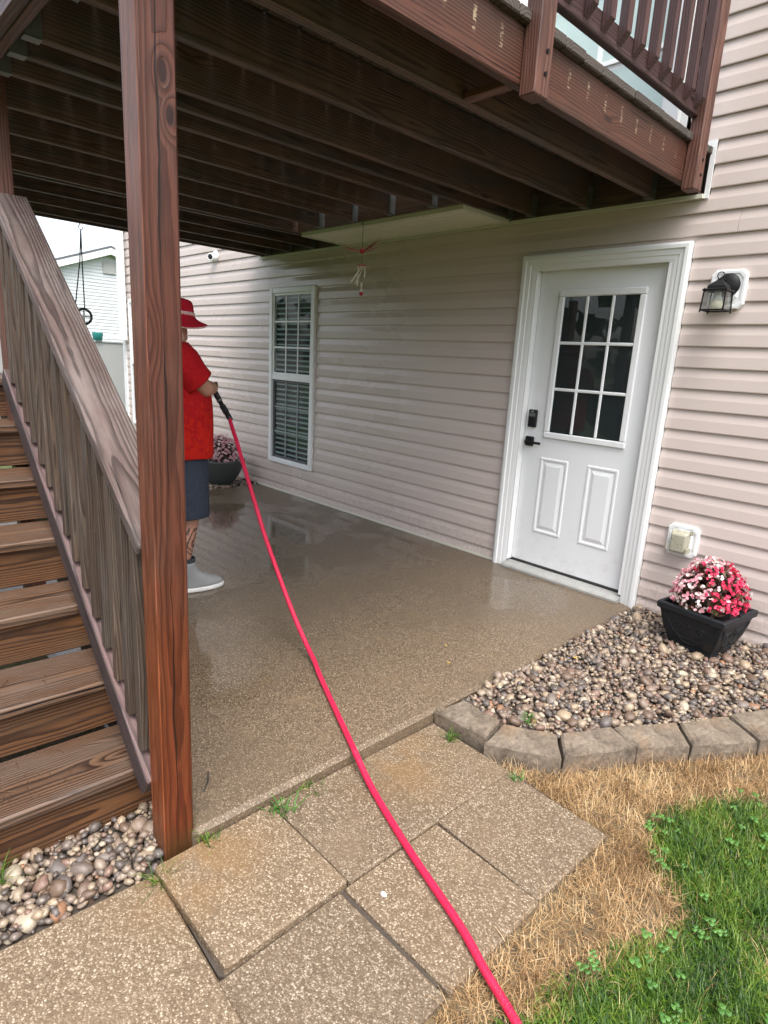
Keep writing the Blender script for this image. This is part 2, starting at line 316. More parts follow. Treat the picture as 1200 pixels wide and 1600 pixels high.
def stone_mat():
    t = NT('river_stone')
    at = t.N('ShaderNodeAttribute'); at.attribute_name = 'rnd'
    f = t.ma('FRACT', t.ma('ADD', at.outputs['Fac'], t.rnd))
    col = t.ramp(f, [(0, (0.136, 0.091, 0.065)), (.14, (0.216, 0.162, 0.126)), (.24, (0.096, 0.079, 0.068)), (.36, (0.288, 0.226, 0.163)), (.46, (0.160, 0.128, 0.109)), (.55, (0.336, 0.257, 0.177)), (.63, (0.192, 0.121, 0.092)), (.71, (0.120, 0.102, 0.095)), (.80, (0.240, 0.189, 0.146)), (.87, (0.400, 0.340, 0.258)), (.93, (0.264, 0.140, 0.078)), (.95, (0.224, 0.166, 0.122)), (1.0, (0.240, 0.166, 0.116))], 'CONSTANT')
    n = t.noise(t.obj, 55, 4.0, .6); n2 = t.noise(t.com(t.sep(t.obj)[0], t.sep(t.obj)[1], t.ma('MULTIPLY', t.sep(t.obj)[2], 4.0)), 40, 3.0)
    col = t.mix(1.0, col, t.ramp(n, [(.3, (.72, .72, .72)), (.72, (1.22, 1.2, 1.18))]), 'MULTIPLY')
    col = t.mix(t.mr(n2, .6, .68, 0, .35), col, (.36, .30, .24))
    t.set(Base_Color=col, Roughness=t.mr(n, .3, .7, .3, .5)); t.bump(n, .25, .003)
    return t.m
MT['stone'] = stone_mat()
def soil_mat():
    t = NT('soil_and_thatch'); P = t.pos; p = t.sep(P)
    n = t.noise(P, 30, 5.0, .7); n2 = t.noise(P, 2.0, 4.0)
    near = t.ramp(n, [(.3, (.06, .045, .028)), (.55, (.15, .11, .06)), (.75, (.26, .19, .10))])
    far = t.mix(n2, (.045, .075, .02), (.07, .10, .03))
    dist = t.vm('DISTANCE', P, (.7, -2.0, 0))
    t.set(Base_Color=t.mix(t.mr(dist, 1.5, 3.5), near, far), Roughness=.95); t.bump(n, .6, .02)
    return t.m
MT['soil'] = soil_mat()
def bedsoil():
    t = NT('dark_bed_soil'); n = t.noise(t.pos, 40, 4.0)
    t.set(Base_Color=t.mix(n, (.035, .028, .022), (.09, .07, .055)), Roughness=.9); return t.m
MT['bedsoil'] = bedsoil()
def blade_mat(name, stops, rough=.5):
    t = NT(name); at = t.N('ShaderNodeAttribute'); at.attribute_name = 'rnd'
    t.set(Base_Color=t.ramp(at.outputs['Fac'], stops), Roughness=rough)
    t.b.inputs['Subsurface Weight'].default_value = 0.0
    tr = t.N('ShaderNodeBsdfTranslucent'); t.put(tr.inputs[0], t.ramp(at.outputs['Fac'], stops))
    ms = t.N('ShaderNodeMixShader'); ms.inputs[0].default_value = .25
    t.t.links.new(t.b.outputs[0], ms.inputs[1]); t.t.links.new(tr.outputs[0], ms.inputs[2]); t.t.links.new(ms.outputs[0], t.out.inputs[0])
    return t.m
MT['grass'] = blade_mat('lawn_grass_blade', [(0, (.012, .036, .005)), (.35, (.040, .105, .009)), (.7, (.115, .220, .016)), (.93, (.22, .29, .035)), (1, (.34, .26, .09))])
MT['straw'] = blade_mat('dead_grass_blade', [(0, (.13, .070, .030)), (.35, (.36, .215, .095)), (.7, (.56, .38, .19)), (1, (.70, .53, .31))], .6)
MT['clover'] = blade_mat('clover_leaf', [(0, (.05, .15, .02)), (1, (.11, .26, .05))])
MT['petal'] = blade_mat('begonia_petal', [(0, (.72, .035, .10)), (.34, (.80, .06, .16)), (.36, (.80, .30, .38)), (.7, (.85, .50, .54)), (.72, (.86, .70, .68)), (1, (.88, .80, .76))], .5)
MT['petalpale'] = blade_mat('pale_pink_petal', [(0, (.62, .30, .36)), (1, (.80, .58, .60))], .5)
MT['bronze'] = blade_mat('bronze_leaf', [(0, (.045, .018, .014)), (.6, (.085, .035, .02)), (1, (.09, .075, .025))], .4)
MT['pot'] = plain('dark_resin_planter', (.012, .014, .017), .5, spec=.35, var=.25, scale=14, bump=.15, bscale=140)
MT['pot2'] = plain('grey_resin_bowl', (.055, .065, .062), .6, var=.2, scale=10)
MT['chimered'] = plain('red_painted_metal', (.42, .03, .05), .4)
MT['chimepink'] = plain('faded_red_wood', (.42, .13, .13), .5)
MT['tube'] = plain('pale_bamboo_tube', (.72, .68, .58), .45)
MT['wire'] = plain('dark_wire', (.03, .03, .03), .5)
def hose_mat():
    t = NT('red_hose_jacket'); x, y, z = t.sep(t.obj)
    at = t.N('ShaderNodeAttribute'); at.attribute_name = 'along'
    n = t.noise(t.obj, 220, 2.0)
    t.set(Base_Color=t.mix(n, (.46, .006, .040), (.70, .018, .080)), Roughness=.42); t.bump(t.ma('ADD', n, t.voro(t.obj, 260)), .5, .002)
    return t.m
MT['hose'] = hose_mat()
def fabric(name, a, b, scale=6.0, wetlitc=None):
    t = NT(name); n = t.noise(t.obj, scale, 4.0, .6); wv = t.noise(t.obj, 500, 2.0)
    c = t.mix(n, a, b)
    if wetlitc:
        z = t.sep(t.obj)[2]
        c = t.mix(t.mr(t.ma('ADD', t.noise(t.obj, 28, 5.0, .7), t.mr(z, .8, 1.45, .12, -.18, False)), .44, .60, 0, .9), c, wetlitc)  # wet patches, with the orange light on them put into the colour
    t.set(Base_Color=c, Roughness=.85); fold = t.noise(t.vm('MULTIPLY', t.obj, (1.0, 1.0, .45)), 11.0, 3.0, .55, 1.2)
    t.bump(t.ma('ADD', t.ma('MULTIPLY', wv, .06), t.ma('ADD', t.ma('MULTIPLY', n, .2), fold)), .75, .030)
    t.b.inputs['Specular IOR Level'].default_value = .2
    return t.m
MT['shirt'] = fabric('red_cotton', (.33, .005, .009), (.44, .009, .012), 7, (.52, .016, .007))
MT['hat'] = fabric('dark_red_canvas', (.36, .008, .022), (.50, .014, .032))
MT['hatband'] = fabric('pale_pink_ribbon', (.66, .42, .40), (.78, .55, .52))
MT['shorts'] = fabric('navy_twill', (.028, .036, .054), (.045, .055, .078))
MT['boot'] = plain('grey_rubber_boot', (.27, .28, .285), .45, var=.12, scale=20)
MT['sole'] = plain('white_rubber_sole', (.72, .72, .70), .5, var=.1)
MT['sock'] = plain('dark_neoprene', (.035, .04, .045), .75)
def skin_mat():
    t = NT('skin'); o = t.sep(t.obj); n = t.noise(t.obj, 30, 4.0)
    col = t.mix(n, (.38, .185, .125), (.47, .245, .17))
    # swirling line tattoo on the outer right calf
    reg = t.ma('MULTIPLY', t.ma('MULTIPLY', t.mr(o[2], .20, .24), t.mr(o[2], .40, .43, 1, 0)), t.ma('GREATER_THAN', o[0], .085))
    wv = t.N('ShaderNodeTexWave'); wv.wave_type = 'RINGS'; wv.inputs['Scale'].default_value = 11; wv.inputs['Distortion'].default_value = 7; wv.inputs['Detail'].default_value = 2; wv.inputs['Detail Scale'].default_value = 1.6
    t.put(wv.inputs['Vector'], t.vm('SUBTRACT', t.obj, (.12, .06, .33)))
    ink = t.ma('MULTIPLY', t.mr(wv.outputs['Fac'], .62, .75), reg)
    col = t.mix(t.ma('MULTIPLY', ink, .85), col, (.03, .025, .03))
    t.set(Base_Color=col, Roughness=.5); t.b.inputs['Subsurface Weight'].default_value = .08; t.b.inputs['Subsurface Radius'].default_value = (.01, .004, .002)
    return t.m
MT['skin'] = skin_mat()
MT['hair'] = plain('dark_hair', (.03, .018, .012), .6, var=.4, scale=90)
MT['eye'] = plain('eye_white', (.75, .73, .70), .25)
MT['iris'] = plain('dark_iris', (.03, .02, .015), .2)
MT['leaf_y'] = plain('yellow_fallen_leaf', (.55, .38, .05), .6)

# ------------------------------------------------------------------ mesh helpers
WM = {}          # world matrix of every object made here
def _link(o, parent, M):
    COL.objects.link(o)
    M = M or Matrix.Identity(4)
    WM[o.name] = M
    if parent is not None:
        o.parent = parent; o.matrix_basis = WM[parent.name].inverted() @ M
    else:
        o.matrix_basis = M
    return o
def thing(name, label, cat, loc=(0, 0, 0), rz=0.0, group=None):
    o = bpy.data.objects.new(name, None); o.empty_display_size = .1
    _link(o, None, Matrix.Translation(loc) @ Matrix.Rotation(rz, 4, 'Z'))
    o['label'] = label; o['category'] = cat
    if group: o['group'] = group
    return o
def tag(o, label, cat, group=None):
    o['label'] = label; o['category'] = cat
    if group: o['group'] = group
    return o
class MB:
    def __init__(s): s.v = []; s.f = []
    def add(s, vs, fs):
        b = len(s.v); s.v += [tuple(x) for x in vs]; s.f += [tuple(i + b for i in f) for f in fs]; return s
    def box(s, lo, hi, M=None):
        (x0, y0, z0), (x1, y1, z1) = lo, hi
        vs = [Vector(p) for p in ((x0, y0, z0), (x1, y0, z0), (x1, y1, z0), (x0, y1, z0), (x0, y0, z1), (x1, y0, z1), (x1, y1, z1), (x0, y1, z1))]
        if M is not None: vs = [M @ p for p in vs]
        return s.add(vs, [(0, 3, 2, 1), (4, 5, 6, 7), (0, 1, 5, 4), (1, 2, 6, 5), (2, 3, 7, 6), (3, 0, 4, 7)])
    def prism(s, poly, a0, a1, axis):
        """extrude a 2D polygon along an axis (0,1,2); the polygon lies in the two other axes in order"""
        n = len(poly); vs = []
        for a in (a0, a1):
            for (p, q) in poly:
                vs.append([(a, p, q), (p, a, q), (p, q, a)][axis])
        fs = [(i, (i + 1) % n, n + (i + 1) % n, n + i) for i in range(n)] + [tuple(range(n))[::-1], tuple(range(n, 2 * n))]
        return s.add(vs, fs)
    def loft(s, rings, close=True, cap=True):
        n = len(rings[0]); vs = [p for r in rings for p in r]; fs = []
        for k in range(len(rings) - 1):
            for i in range(n if close else n - 1):
                j = (i + 1) % n
                fs.append((k * n + i, k * n + j, (k + 1) * n + j, (k + 1) * n + i))
        if cap: fs += [tuple(range(n))[::-1], tuple(range((len(rings) - 1) * n, len(rings) * n))]
        return s.add(vs, fs)
    def tube(s, pts, r, n=8, cap=True):
        pts = [Vector(p) for p in pts]; rings = []; prev = None
        for i, p in enumerate(pts):
            d = (pts[min(i + 1, len(pts) - 1)] - pts[max(i - 1, 0)]).normalized()
            a = prev if prev is not None else (Vector((0, 0, 1)) if abs(d.z) < .9 else Vector((1, 0, 0)))
            u = (a - d * a.dot(d)).normalized(); w_ = d.cross(u); prev = u
            rr = r[i] if isinstance(r, (list, tuple)) else r
            rings.append([p + u * (rr * math.cos(t * 2 * PI / n)) + w_ * (rr * math.sin(t * 2 * PI / n)) for t in range(n)])
        return s.loft(rings, True, cap)
    def lathe(s, prof, n=24, M=None, cap=True, sx=1.0, sy=1.0):
        rings = [[(sx * r * math.cos(t * 2 * PI / n), sy * r * math.sin(t * 2 * PI / n), z) for t in range(n)] for r, z in prof]
        if M is not None: rings = [[M @ Vector(p) for p in r] for r in rings]
        return s.loft(rings, True, cap)
    def mesh(s, name, mat, smooth=False, fix=True):
        me = bpy.data.meshes.new(name); me.from_pydata(s.v, [], s.f)
        if fix:
            bm = bmesh.new(); bm.from_mesh(me); bmesh.ops.recalc_face_normals(bm, faces=bm.faces); bm.to_mesh(me); bm.free()
        me.materials.append(mat)
        if smooth: me.polygons.foreach_set('use_smooth', [True] * len(me.polygons))
        me.update(); return me
    def build(s, name, mat, parent=None, M=None, smooth=False):
        """vertices are given in world space; they are stored relative to M (default: the parent's frame)"""
        if M is None: M = WM[parent.name] if parent is not None else Matrix.Identity(4)
        inv = M.inverted(); s.v = [tuple(inv @ Vector(p)) for p in s.v]
        o = bpy.data.objects.new(name, s.mesh(name, mat, smooth))
        return _link(o, parent, M.copy())
def put(name, me, parent, M):
    return _link(bpy.data.objects.new(name, me), parent, M)
_cb = {}
def bevel_box(lx, ly, lz, c, mat):
    k = (round(lx, 4), round(ly, 4), round(lz, 4), round(c, 4), mat.name)
    if k in _cb: return _cb[k]
    me = bpy.data.meshes.new('board'); bm = bmesh.new(); bmesh.ops.create_cube(bm, size=1.0)
    bmesh.ops.scale(bm, vec=(lx, ly, lz), verts=bm.verts)
    if c > 0: bmesh.ops.bevel(bm, geom=list(bm.edges), offset=c, segments=1, affect='EDGES')
    bm.to_mesh(me); bm.free(); me.materials.append(mat); _cb[k] = me; return me
def frame(p0, p1, upv):
    x = (Vector(p1) - Vector(p0)).normalized(); z = Vector(upv); z = (z - x * z.dot(x)).normalized(); y = z.cross(x)
    c = (Vector(p0) + Vector(p1)) / 2
    M = Matrix.Identity(4)
    for i in range(3): M[i][0] = x[i]; M[i][1] = y[i]; M[i][2] = z[i]; M[i][3] = c[i]
    return M
def board(name, p0, p1, wid, thk, mat, parent, upv=(0, 0, 1), bev=.004):
    """board from p0 to p1 (centre line); wid across (local y), thk along upv (local z)"""
    L = (Vector(p1) - Vector(p0)).length
    return put(name, bevel_box(L, wid, thk, bev, mat), parent, frame(p0, p1, upv))
def boxo(name, lo, hi, mat, parent, bev=.003):
    c = [(a + b) / 2 for a, b in zip(lo, hi)]; d = [b - a for a, b in zip(lo, hi)]
    return put(name, bevel_box(d[0], d[1], d[2], min(bev, min(d) * .4), mat), parent, Matrix.Translation(c))
def struct(o): o['kind'] = 'structure'; return o
def stuff(o): o['kind'] = 'stuff'; return o

# ------------------------------------------------------------------ ground, patio, path
GZ = -0.085
mb = MB(); mb.add([(-150, -150, GZ), (150, -150, GZ), (150, 150, GZ), (-150, 150, GZ)], [(0, 1, 2, 3)])
struct(mb.build('ground', MT['soil']))
PX = 0.02
patio = struct(boxo('patio', (-4.37, -3.02, -.14), (PX, .0, 0.0), MT['patio'], None, .016))
# path: a thin sand bed with the pavers lying in it
mb = MB(); mb.prism([(.022, -2.9), (.022, -1.93), (.42, -1.915), (.82, -1.95), (.80, -2.76), (.42, -3.16), (.06, -3.14)], GZ - .03, GZ + .012, 2)
path = struct(mb.build('path', MT['bedsoil']))
def paver(cx, cy, sx, sy, top, rz, tilt=(0, 0)):
    M = Matrix.Translation((cx, cy, top - .03)) @ Matrix.Rotation(math.radians(rz), 4, 'Z') @ Matrix.Rotation(math.radians(tilt[0]), 4, 'X') @ Matrix.Rotation(math.radians(tilt[1]), 4, 'Y')
    return put('paver', bevel_box(sx, sy, .06, .006, MT['paver']), path, M)
S = .403
paver(.226, -2.948, S, S, -.040, 1.0, (0, 1.6))      # beside the post foot
paver(.226, -2.540, S + .003, S, -.045, .3, (-.6, 1.2))
paver(.224, -2.132, S, S - .003, -.056, -1.0, (-.5, .3))
paver(.628, -2.150, S, S, -.058, -1.2, (0, .6))
paver(.630, -2.558, S, S, -.060, .2, (-.2, .2))
paver(.632, -2.972, S, S, -.066, 1.0, (.2, .1))
slab = paver(.462, -3.601, .9, .86, -.055, -2.9, (0, 0)); slab.name = 'large_paver'
mb = MB()

# ------------------------------------------------------------------ house
house = thing('house', 'beige vinyl sided house with white door behind the raised wooden deck', 'house', (-2, 0, 0))
boxo('wall_core', (-8.1, .09, -.3), (5.0, .25, 6.2), MT['bedsoil'], house, 0)
CH, Z0 = .11725, -.0300
def clip_poly(P, zlo, zhi):
    for zz, sg in ((zlo, 1), (zhi, -1)):
        out = []
        for i in range(len(P)):
            a, b = P[i], P[(i + 1) % len(P)]; da, db = (a[1] - zz) * sg, (b[1] - zz) * sg
            if da >= 0: out.append(a)
            if da * db < 0: f = da / (da - db); out.append((a[0] + (b[0] - a[0]) * f, zz))
        P = out
    return P
def plank(x0, x1, k, zlo=-9, zhi=9):
    z0 = Z0 + k * CH
    prof = [(.006, z0 - .002), (-.0195, z0 - .002), (-.0205, z0 + .003), (-.0175, z0 + .060), (-.0085, z0 + .099), (-.0065, z0 + CH + .004), (.006, z0 + CH + .004)]
    prof = clip_poly(prof, max(zlo, .004), zhi)
    if len(prof) < 3: return
    M = Matrix.Translation(((x0 + x1) / 2, 0, z0))
    mb = MB(); mb.prism(prof, x0, x1, 0); mb.build('siding_plank', MT['siding'], house, M)
OPEN = [(-4.165, -3.385, .302, 2.094), (-1.083, .026, -1, 2.171), (-7.86, -7.02, .302, 2.094), (-4.335, .0625, 2.400, 2.668), (-4.335, -.10, 2.668, 9)]
for k in range(0, 42):
    za, zb = Z0 + k * CH, Z0 + (k + 1) * CH
    lv = sorted({za, zb} | {z for o in OPEN for z in o[2:] if za + .004 < z < zb - .004})
    bands = {}
    for zl, zh in zip(lv, lv[1:]):
        segs = [(-8.09, 4.6)]
        for a, b, c, d in OPEN:
            if (zl + zh) / 2 > c and (zl + zh) / 2 < d: segs = [q for s0, s1 in segs for q in ((s0, min(s1, a)), (max(s0, b), s1)) if q[1] - q[0] > .02]
        cuts = sorted(((-3.02 if k % 2 else -2.55) if k < 7 else -99, -4.20 if 16 <= k <= 18 else -99, -5.9 + .4 * (k % 3), .235 if k == 19 else -99) )
        xs = sorted({x for o in OPEN for x in o[:2]} | {c for c in cuts})
        for s0, s1 in segs:
            e = [s0] + [x for x in xs if s0 + .03 < x < s1 - .03] + [s1]
            for i in range(len(e) - 1): bands.setdefault((e[i], e[i + 1], e[i] in cuts), []).append((zl, zh))
    # merge pieces: same x range over several bands, then neighbours of equal height
    pcs = []
    for (x0, x1, cut), bb in sorted(bands.items()):
        lo, hi = min(q[0] for q in bb), max(q[1] for q in bb)
        if pcs and not cut and abs(pcs[-1][1] - x0) < 1e-6 and pcs[-1][2:] == [lo, hi]: pcs[-1][1] = x1
        else: pcs.append([x0 + (.0015 if cut else 0), x1, lo, hi])
    for x0, x1, lo, hi in pcs:
        plank(x0, x1, k, lo if lo > za + .002 else -9, hi if hi < zb - .002 else 9)
boxo('base_trim', (-4.40, -.026, .001), (-1.085, -.0215, .022), MT['trimcream'], house, .001)
boxo('corner_trim', (-8.13, -.035, 0), (-8.02, .02, 6.1), MT['white'], house, .004)
# downspout at the corner
mb = MB(); mb.box((-7.99, -.13, 1.60), (-7.90, -.05, 6.0)); mb.box((-7.97, -.30, 1.52), (-7.90, -.05, 1.60)); mb.build('downspout', MT['white'], house)
# ledger trim, J shaped at its right end
mb = MB(); mb.box((-4.36, -.050, 2.381), (.036, -.022, 2.402)); mb.build('ledger_trim', MT['trimcream'], house)
mb = MB(); mb.box((.037, -.030, 2.381), (.062, -.021, 2.665)); mb.box((.010, -.0295, 2.640), (.0365, -.0215, 2.664)); mb.build('ledger_end_trim', MT['white'], house)
# bay floor with grooved soffit
mb = MB(); mb.box((-2.92, -.53, 2.415), (-1.225, -.001, 2.60)); mb.build('bay_floor', MT['soffit'], house)
for (lo, hi) in (((-2.93, -.545, 2.385), (-1.215, -.520, 2.44)), ((-2.93, -.519, 2.385), (-2.905, -.055, 2.44)), ((-1.240, -.519, 2.385), (-1.215, -.055, 2.44))):
    boxo('soffit_trim', lo, hi, MT['trimcream'], house, .002)
y = -.518
while y < -.07:
    prof = [(y, 2.414), (y, 2.396), (y + .006, 2.392), (y + .030, 2.392), (y + .034, 2.4085), (y + .040, 2.4085), (y + .044, 2.392), (y + .068, 2.392), (y + .0715, 2.396), (y + .0715, 2.414)]
    mb = MB(); mb.prism(prof, -2.904, -1.241, 0); mb.build('soffit_slat', MT['soffit'], house); y += .0755
boxo('bay_wall', (-2.915, -.52, 2.645), (-1.23, -.001, 5.2), MT['white'], house, .004)
# patio door above the deck
boxo('upper_wall_panel', (-1.225, -.012, 2.645), (-.125, -.0005, 5.0), MT['white'], house, .002)
pd = boxo('upper_door', (-1.20, -.05, 2.66), (-.16, -.013, 4.75), MT['white'], house, .004)
for (a, b) in ((-1.10, -.70), (-.66, -.26)):
    for zz in (2.80, 3.20, 3.60, 4.0):
        mb = MB(); mb.box((a, -.058, zz), (b, -.0505, zz + .34)); mb.build('pane', MT['glass'], pd)
        mb = MB(); mb.box((a - .015, -.066, zz - .03), (b + .015, -.051, zz - .012)); mb.build('muntin', MT['white'], pd)

# ---- entrance door
SL, SR, SB, ST = -.965, -.098, .058, 2.082       # slab
door = boxo('door', (SL, .028, SB), (SR, .070, ST), MT['doorpaint'], house, .003)
def casing_side(xo, xi, z1):
    s = 1 if xi > xo else -1; w_ = abs(xi - xo)
    pr = [(0, -.004), (0, -.046), (.012, -.050), (.030, -.050), (.034, -.041), (.062, -.038), (.066, -.033), (.084, -.031), (w_, -.027), (w_, -.004)]
    return pr, s
mb = MB(); W_ = .098
def casing(name, poly3):    # poly3: list of two end rings
    mb = MB(); mb.loft(poly3); mb.build(name, MT['white'], house)
pr, _ = casing_side(-1.078, -.98, 0)
L, Rr, T = -1.079, .022, 2.168
casing('door_casing', [[(L + u, v, .0) for u, v in pr], [(L + u, v, T - u) for u, v in pr]])
casing('door_casing', [[(Rr - u, v, -.02) for u, v in pr], [(Rr - u, v, T - u) for u, v in pr]])
casing('door_casing', [[(L + u, v, T - u) for u, v in pr], [(Rr - u, v, T - u) for u, v in pr]])
boxo('jamb', (-.982, -.026, .05), (-.967, .071, 2.071), MT['white'], house, .001)
boxo('jamb', (-.096, -.026, .05), (-.075, .071, 2.071), MT['white'], house, .001)
boxo('jamb', (-.982, -.026, 2.0835), (-.075, .071, 2.098), MT['white'], house, .001)
mb = MB(); mb.prism([(-.075, .002), (-.075, .018), (-.060, .030), (.02, .042), (.02, .002)], -.98, -.077, 0); mb.build('threshold', MT['sill'], house)
boxo('door_sweep', (SL + .004, .024, .043), (SR - .004, .06, .057), MT['rubber'], house, .002)
# raised lite frame, panes and muntins
GL, GR, GB, GT = -.765, -.258, 1.018, 1.905
FO = .042
for lo, hi in (((GL - FO, .012, GB - FO), (GR + FO, .0275, GB)), ((GL - FO, .012, GT), (GR + FO, .0275, GT + FO)), ((GL - FO, .0122, GB + .0005), (GL, .0275, GT - .0005)), ((GR, .0122, GB + .0005), (GR + FO, .0275, GT - .0005))):
    boxo('lite_frame', lo, hi, MT['doorpaint'], door, .007)
boxo('room_shade_sheet', (GL, .0262, GB), (GR, .0277, GT), MT['dark'], door, 0)  # dark sheet; its colour stands for the unlit room behind the panes
gw, gh, mu = (GR - GL), (GT - GB), .020
pw, ph = (gw - 2 * mu) / 3, (gh - 2 * mu) / 3
for i in range(3):
    for j in range(3):
        mb = MB(); x0 = GL + i * (pw + mu); z0 = GB + j * (ph + mu)
        mb.box((x0, .0205, z0), (x0 + pw, .0245, z0 + ph)); mb.build('pane', MT['glass'], door)
for i in (1, 2):
    x0 = GL + i * pw + (i - 1) * mu; boxo('muntin', (x0, .0145, GB + .0008), (x0 + mu, .0257, GT - .0008), MT['doorpaint'], door, .005)
    z0 = GB + i * ph + (i - 1) * mu; boxo('muntin', (GL + .0008, .0149, z0), (GR - .0008, .0253, z0 + mu), MT['doorpaint'], door, .005)
def raised_panel(x0, x1, z0, z1):
    mb = MB(); ins = [(0, .0282), (.006, .0225), (.016, .0225), (.026, .0275), (.034, .0275), (.056, .0215)]
    rings = [[(x0 + a, y_, z0 + a), (x1 - a, y_, z0 + a), (x1 - a, y_, z1 - a), (x0 + a, y_, z1 - a)] for a, y_ in ins]
    mb.loft(rings); mb.build('raised_panel', MT['doorpaint'], door)
raised_panel(-.812, -.592, .295, .838); raised_panel(-.452, -.232, .295, .838)
# keypad lock and lever
kp = boxo('keypad', (-.937, .002, 1.038), (-.872, .027, 1.160), MT['black'], door, .006)
boxo('keypad_screen', (-.930, .0005, 1.112), (-.879, .0025, 1.138), MT['galv'], door, .0005)
boxo('keypad_logo_plate', (-.915, .0008, 1.143), (-.893, .0025, 1.152), MT['blind'], door, .0004)
boxo('handle_plate', (-.945, .006, .905), (-.878, .027, .972), MT['black'], door, .006)
mb = MB(); mb.tube([(-.912, .010, .938), (-.912, -.030, .938)], .011, 10); mb.box((-.918, -.040, .928), (-.795, -.026, .944)); mb.build('handle', MT['black'], door)
# ---- windows
def window(x0, x1, zb, zt, blinds=True):
    wdw = boxo('window', (x0 + .02, .004, zb + .02), (x1 - .02, .02, zt - .02), MT['dark'], house, 0)  # backing sheet whose dark colour stands for the unlit room
    fo = .05; yf = -.046
    for lo, hi in (((x0, yf, zb), (x0 + fo, .003, zt)), ((x1 - fo, yf, zb), (x1, .003, zt)), ((x0 + fo + .0005, yf + .001, zt - fo), (x1 - fo - .0005, .003, zt)), ((x0 + fo + .0005, yf + .001, zb), (x1 - fo - .0005, .003, zb + fo))):
        boxo('frame', lo, hi, MT['white'], wdw, .004)
    zm = zb + (zt - zb) * .49
    boxo('meeting_rail', (x0 + fo + .001, -.036, zm), (x1 - fo - .001, .002, zm + .052), MT['white'], wdw, .003)
    for (a, b, yy, mt, tr) in ((zm + .053, zt - fo - .001, -.024, MT['white'], MT['white']), (zb + fo + .001, zm - .001, -.014, MT['wetcap'], MT['blind'])):
        l, r_ = x0 + fo + .001, x1 - fo - .001; sw = .022
        for lo, hi in (((l, yy - .008, a), (l + sw, .001, b)), ((r_ - sw, yy - .008, a), (r_, .001, b)), ((l + sw, yy - .007, a), (r_ - sw, .001, a + sw)), ((l + sw, yy - .007, b - sw), (r_ - sw, .001, b))):
            boxo('sash', lo, hi, mt, wdw, .002)
        l += sw; r_ -= sw; a += sw; b -= sw
        mb = MB(); mb.box((l, yy + .003, a), (r_, yy + .006, b)); mb.build('pane', MT['glass'], wdw)
        for i in (1, 2):
            xx = l + (r_ - l) * i / 3; boxo('muntin', (xx - .009, yy - .004, a + .0005), (xx + .009, yy + .002, b - .0005), tr, wdw, .002)
            zz = a + (b - a) * i / 3; boxo('muntin', (l + .0005, yy - .0035, zz - .009), (r_ - .0005, yy + .0015, zz + .009), tr, wdw, .002)
        n = int((b - a) / .050)
        for i in range(n):
            z_ = a + (i + .5) * (b - a) / n
            mb = MB(); mb.add([(l, yy + .0095, z_ - .004), (r_, yy + .0095, z_ - .004), (r_, yy + .0175, z_ + .012), (l, yy + .0175, z_ + .012), (l, yy + .0095, z_ - .0055), (r_, yy + .0095, z_ - .0055), (r_, yy + .0175, z_ + .0105), (l, yy + .0175, z_ + .0105)], [(0, 1, 2, 3), (7, 6, 5, 4), (0, 4, 5, 1), (2, 6, 7, 3)])
            mb.build('blind_slat', MT['blind'], wdw)
window(-4.158, -3.392, .308, 2.088)
window(-7.852, -7.028, .308, 2.088)

# ------------------------------------------------------------------ deck
deck = thing('deck', 'raised brown stained wooden deck on posts over the patio', 'deck', (0, -3.05, 0))
JB, JT = 2.410, 2.594
DX0, DX1, DY0, DY1 = -4.33, .015, -3.125, -.052
JX = [-.245, -.64, -1.03, -1.21, -1.42, -1.81, -2.20, -2.59, -2.94, -3.02, -3.40, -3.79, -4.16]
boxo('ledger', (DX0, -.050, 2.404), (DX1, -.022, 2.595), MT['joist'], deck, .003)
for x in JX:
    inbay = -2.93 < x < -1.215
    y1 = -.590 if inbay else -.0515
    board('joist', (x, -3.048, (JB + JT) / 2), (x, y1, (JB + JT) / 2), .038, JT - JB, MT['joist'], deck)
    mb = MB(); y_ = y1
    mb.box((x - .024, y_ - .055, JB - .004), (x - .0195, y_, JB + .12)); mb.box((x + .0195, y_ - .055, JB - .004), (x + .024, y_, JB + .12)); mb.box((x - .024, y_ - .055, JB - .0045), (x + .024, y_, JB - .001))
    mb.build('joist_hanger', MT['galv'], deck)
    mb = MB(); y_ = -3.0475
    mb.box((x - .024, y_, JB - .004), (x - .0195, y_ + .055, JB + .12)); mb.box((x + .0195, y_, JB - .004), (x + .024, y_ + .055, JB + .12)); mb.box((x - .024, y_, JB - .0045), (x + .024, y_ + .055, JB - .001))
    mb.build('joist_hanger', MT['galv'], deck)
board('header', (-2.921, -.5695, (JB + JT) / 2), (-1.229, -.5695, (JB + JT) / 2), .038, JT - JB, MT['joist'], deck)
board('rim_beam', (-.004, DY0, (JB + JT) / 2), (-.004, -.0515, (JB + JT) / 2), .038, JT - JB, MT['rim'], deck)
board('rim_beam', (DX0 + .019, DY0, (JB + JT) / 2), (DX0 + .019, -.0515, (JB + JT) / 2), .038, JT - JB, MT['joist'], deck)
for yy in (-3.068, -3.107):
    board('front_beam', (DX0 + .04, yy, (JB + JT) / 2 - .0005), (-.0245, yy, (JB + JT) / 2 - .0005), .0375, JT - JB, MT['rim'], deck)
board('blocking', (-.026, -1.735, 2.425), (-.224, -1.735, 2.425), .05, .028, MT['railpost'], deck)
